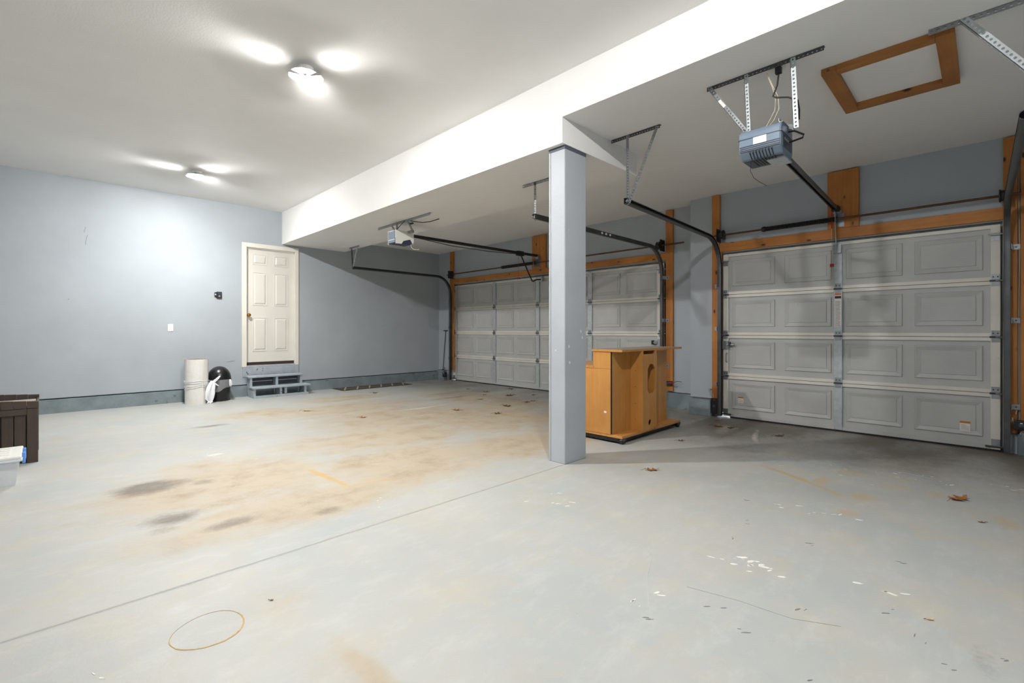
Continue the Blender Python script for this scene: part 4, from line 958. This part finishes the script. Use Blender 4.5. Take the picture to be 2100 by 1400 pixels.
# ------------------------------------------------------------------ small things near the doors
t = thing('tee_handle_rod', 'thin dark rod with a T handle leaning in the far left corner', 'rod', (-8.99, YL - .03, .228))
MB().tube([(-8.995, YL - .035, .229), (-8.915, YL - .012, 1.15)], .008, 8).build('shank', 'black', t)
MB().bar((-8.985, YL - .014, 1.152), (-8.845, YL - .014, 1.152), .022, .02).build('handle', 'black', t)
B(-9.01, -8.98, YL - .05, YL - .02, .228, .25).build('foot', 'black', t)
def sensor(label, x0, x1, y0, y1, z0, z1, lens):
    t = thing('safety_sensor', label, 'sensor', ((x0 + x1) / 2, (y0 + y1) / 2, z0), 'safety sensors by the garage doors')
    B(x0, x1, y0, y1, z0, z1).build('housing', 'black', t, bevel=.004)
    MB().lathe([(.004, -.006), (.016, -.005), (.02, 0)], ((x0 + x1) / 2, y0, (z0 + z1) / 2), 14, 1).build('lens', 'opener_dark', t)
    B((x0 + x1) / 2 - .008, (x0 + x1) / 2 + .008, y0 - .003, y0 + .002, z1 - .03, z1 - .015).build('light', lens, t)
    return t
t = sensor('black safety sensor box at the left foot of the single door', -2.60, -2.515, 6.32, YR - .003, .05, .25, 'red')
MB().tube([(-2.58, 6.37, .25), (-2.60, 6.39, .32), (-2.625, 6.4, .36)], .003, 6).build('wire', 'cable_cream', t); B(-2.635, -2.615, 6.40, 6.418, .345, .365).build('clip', 'red', t)
t = sensor('black safety sensor at the right foot of the single door, by the grey bucket', .17, .27, 6.28, YR - .055, .25, .33, 'sticker')
MB().tube([(.14, 6.34, .34), (.155, 6.33, .30), (.165, 6.32, .35), (.175, 6.32, .29), (.185, 6.31, .33)], .006, 6).build('coiled_wire', 'cable_cream', t)
t = sensor('small safety sensor on the post beside the rolling cabinet', -3.395, -3.30, 6.60, YL - .036, .34, .40, 'opener_blue')
MB().tube([(-3.31, 6.57, .38), (-3.26, 6.56, .38)], .012, 8).build('bulb', 'red', t); MB().tube([(-3.26, 6.56, .38), (-3.2, 6.6, .41), (-3.15, 6.63, .4)], .004, 6).build('wire', 'cable_black', t)
t = sensor('small safety sensor at the left foot of the double door', -8.90, -8.80, 6.56, YL - .062, .08, .20, 'sticker')
MB().tube([(-8.86, 6.6, .2), (-8.88, 6.62, .27), (-8.92, 6.64, .30), (-8.95, 6.65, .26)], .004, 6).build('wire', 'cable_black', t)
t = thing('bucket', 'grey plastic bucket in the far right corner', 'bucket', (.365, 6.12, 0))
MB().lathe([(.1, .002), (.115, 0), (.15, .235), (.158, .24), (.158, .255), (.148, .255), (.113, .01), (.1, .008)], (.365, 6.12, 0), 32).build('tub', 'bucket_grey', t, smooth=True)
MB().tube([(.365 + .16 * math.cos(a), 6.12 + .16 * math.sin(a), .235 - .05 * math.sin((a - .2) / 2.74 * math.pi)) for a in [.2 + i * .274 for i in range(11)]], .004, 6).build('handle', 'galv', t)

# ------------------------------------------------------------------ dry leaves
def leaf_mesh(seed, size):
    r_ = random.Random(seed); n = 26; V = []; outl = []
    for i in range(n):     # lobed oak outline
        s = i / (n - 1); x = (s - .5) * 2
        w_ = (.62 * math.sin(math.pi * min(1, s * 1.02)) ** .8) * (.62 + .38 * math.cos(s * 6 * math.pi * 1.02)) + .015
        outl.append((x, w_))
    cu, tw = r_.uniform(.12, .4), r_.uniform(-.5, .5)
    rowz = lambda x, y: cu * (y * y) * 1.6 + .18 * x * x + tw * x * y * .5 + .03 * math.sin(7 * x + seed)
    for x, w_ in outl:
        for q in (-1, -.5, 0, .5, 1):
            y = w_ * q; V.append((x * size / 2, y * size / 2, (rowz(x, y) - (.03 if q == 0 else 0)) * size / 2))
    mz = min(p[2] for p in V); V = [(a, b, c - mz) for a, b, c in V]
    F = [(i * 5 + j, (i + 1) * 5 + j, (i + 1) * 5 + j + 1, i * 5 + j + 1) for i in range(n - 1) for j in range(4)]
    return V, F
LEAVES = [((-6.88, 2.68), .15, 'leaf_pale', 'pale dry leaf on the floor in front of the wooden steps'),
          ((-5.82, 3.0), .11, 'leaf', 'upright curled leaf alone on the tan stained floor, mid room'),
          ((-5.41, 4.23), .15, 'leaf', 'wide brown leaf on the floor left of the post, beyond the lone curled leaf'),
          ((-4.78, 4.46), .13, 'leaf_dark', 'brown leaf at the end of the short yellow line left of the post'),
          ((-1.946, 3.56), .13, 'leaf', 'curled brown leaf on the floor just right of the post'),
          ((-.135, 4.43), .17, 'leaf', 'large flat oak leaf on the floor near the right edge'),
          ((-.023, 3.99), .045, 'leaf_dark', 'tiny leaf scrap in front of the large oak leaf at right'),
          ((-.16, 2.505), .035, 'leaf_pale', 'tiny crumpled leaf piece on the bare floor, nearest the camera at right'),
          ((-2.25, 4.72), .09, 'leaf_dark', 'small dark leaf on the floor in front of the rolling cabinet'),
          ((-2.27, 5.74), .15, 'leaf', 'left one of two leaves by the single door left foot'),
          ((-2.13, 5.76), .12, 'leaf_dark', 'right one of two leaves by the single door left foot'),
          ((-1.60, 5.70), .13, 'leaf_dark', 'brown leaf at the tip of the pale streak before the single door'),
          ((-2.42, 6.14), .12, 'leaf', 'sunlit leaf lying in the left bottom corner of the single door'),
          ((-7.97, 4.34), .13, 'leaf_dark', 'brown leaf on the floor beside the doormat'),
          ((-7.2, 5.92), .1, 'leaf_dark', 'leftmost small leaf before the double garage door'),
          ((-6.65, 5.9), .17, 'leaf', 'broad leaf before the double door, behind the small dark leaf'),
          ((-6.35, 5.6), .1, 'leaf_dark', 'small dark leaf before the double door, under the broad one'),
          ((-5.95, 5.85), .19, 'leaf_dark', 'long dark leaf before the second stile of the double door'),
          ((-5.98, 5.2), .1, 'leaf_dark', 'small curled leaf nearest the camera in the left leaf cluster'),
          ((-6.6, 6.52), .14, 'leaf_dark', 'leaf lying closest to the bottom seal of the double door'),
          ((-5.7, 6.2), .09, 'leaf_dark', 'little leaf fragment farthest right before the double door'),
          ((-5.2, 5.5), .13, 'leaf_dark', 'front leaf of the touching pair left of the post'),
          ((-5.23, 5.67), .13, 'leaf', 'rear leaf of the touching pair left of the post'),
          ((-5.15, 5.0), .17, 'leaf_dark', 'flat leaf between the touching pair and the yellow line'),
          ((-2.15, .69), .02, 'leaf_dark', 'tiny leaf crumb on the floor beyond the rust ring')]
for i, ((x, y), s, mt, lb) in enumerate(LEAVES):
    t = thing('dry_leaf', lb, 'leaf', (x, y, 0), 'fallen leaves on the floor')
    V, F = leaf_mesh(i + 3, s); a = math.radians(45 + random.uniform(-35, 35) + random.choice((0, 180))); ca_, sa_ = math.cos(a), math.sin(a)
    V = [(x + p * ca_ - q * sa_, y + p * sa_ + q * ca_, r + .0015) for p, q, r in V]
    MB().add(V, F).build('blade', mt, t, smooth=True)
    MB().tube([V[2], ((V[2][0] - .25 * s * ca_), V[2][1] - .25 * s * sa_, .004)], .0014, 5).build('stalk', 'leaf_dark', t)
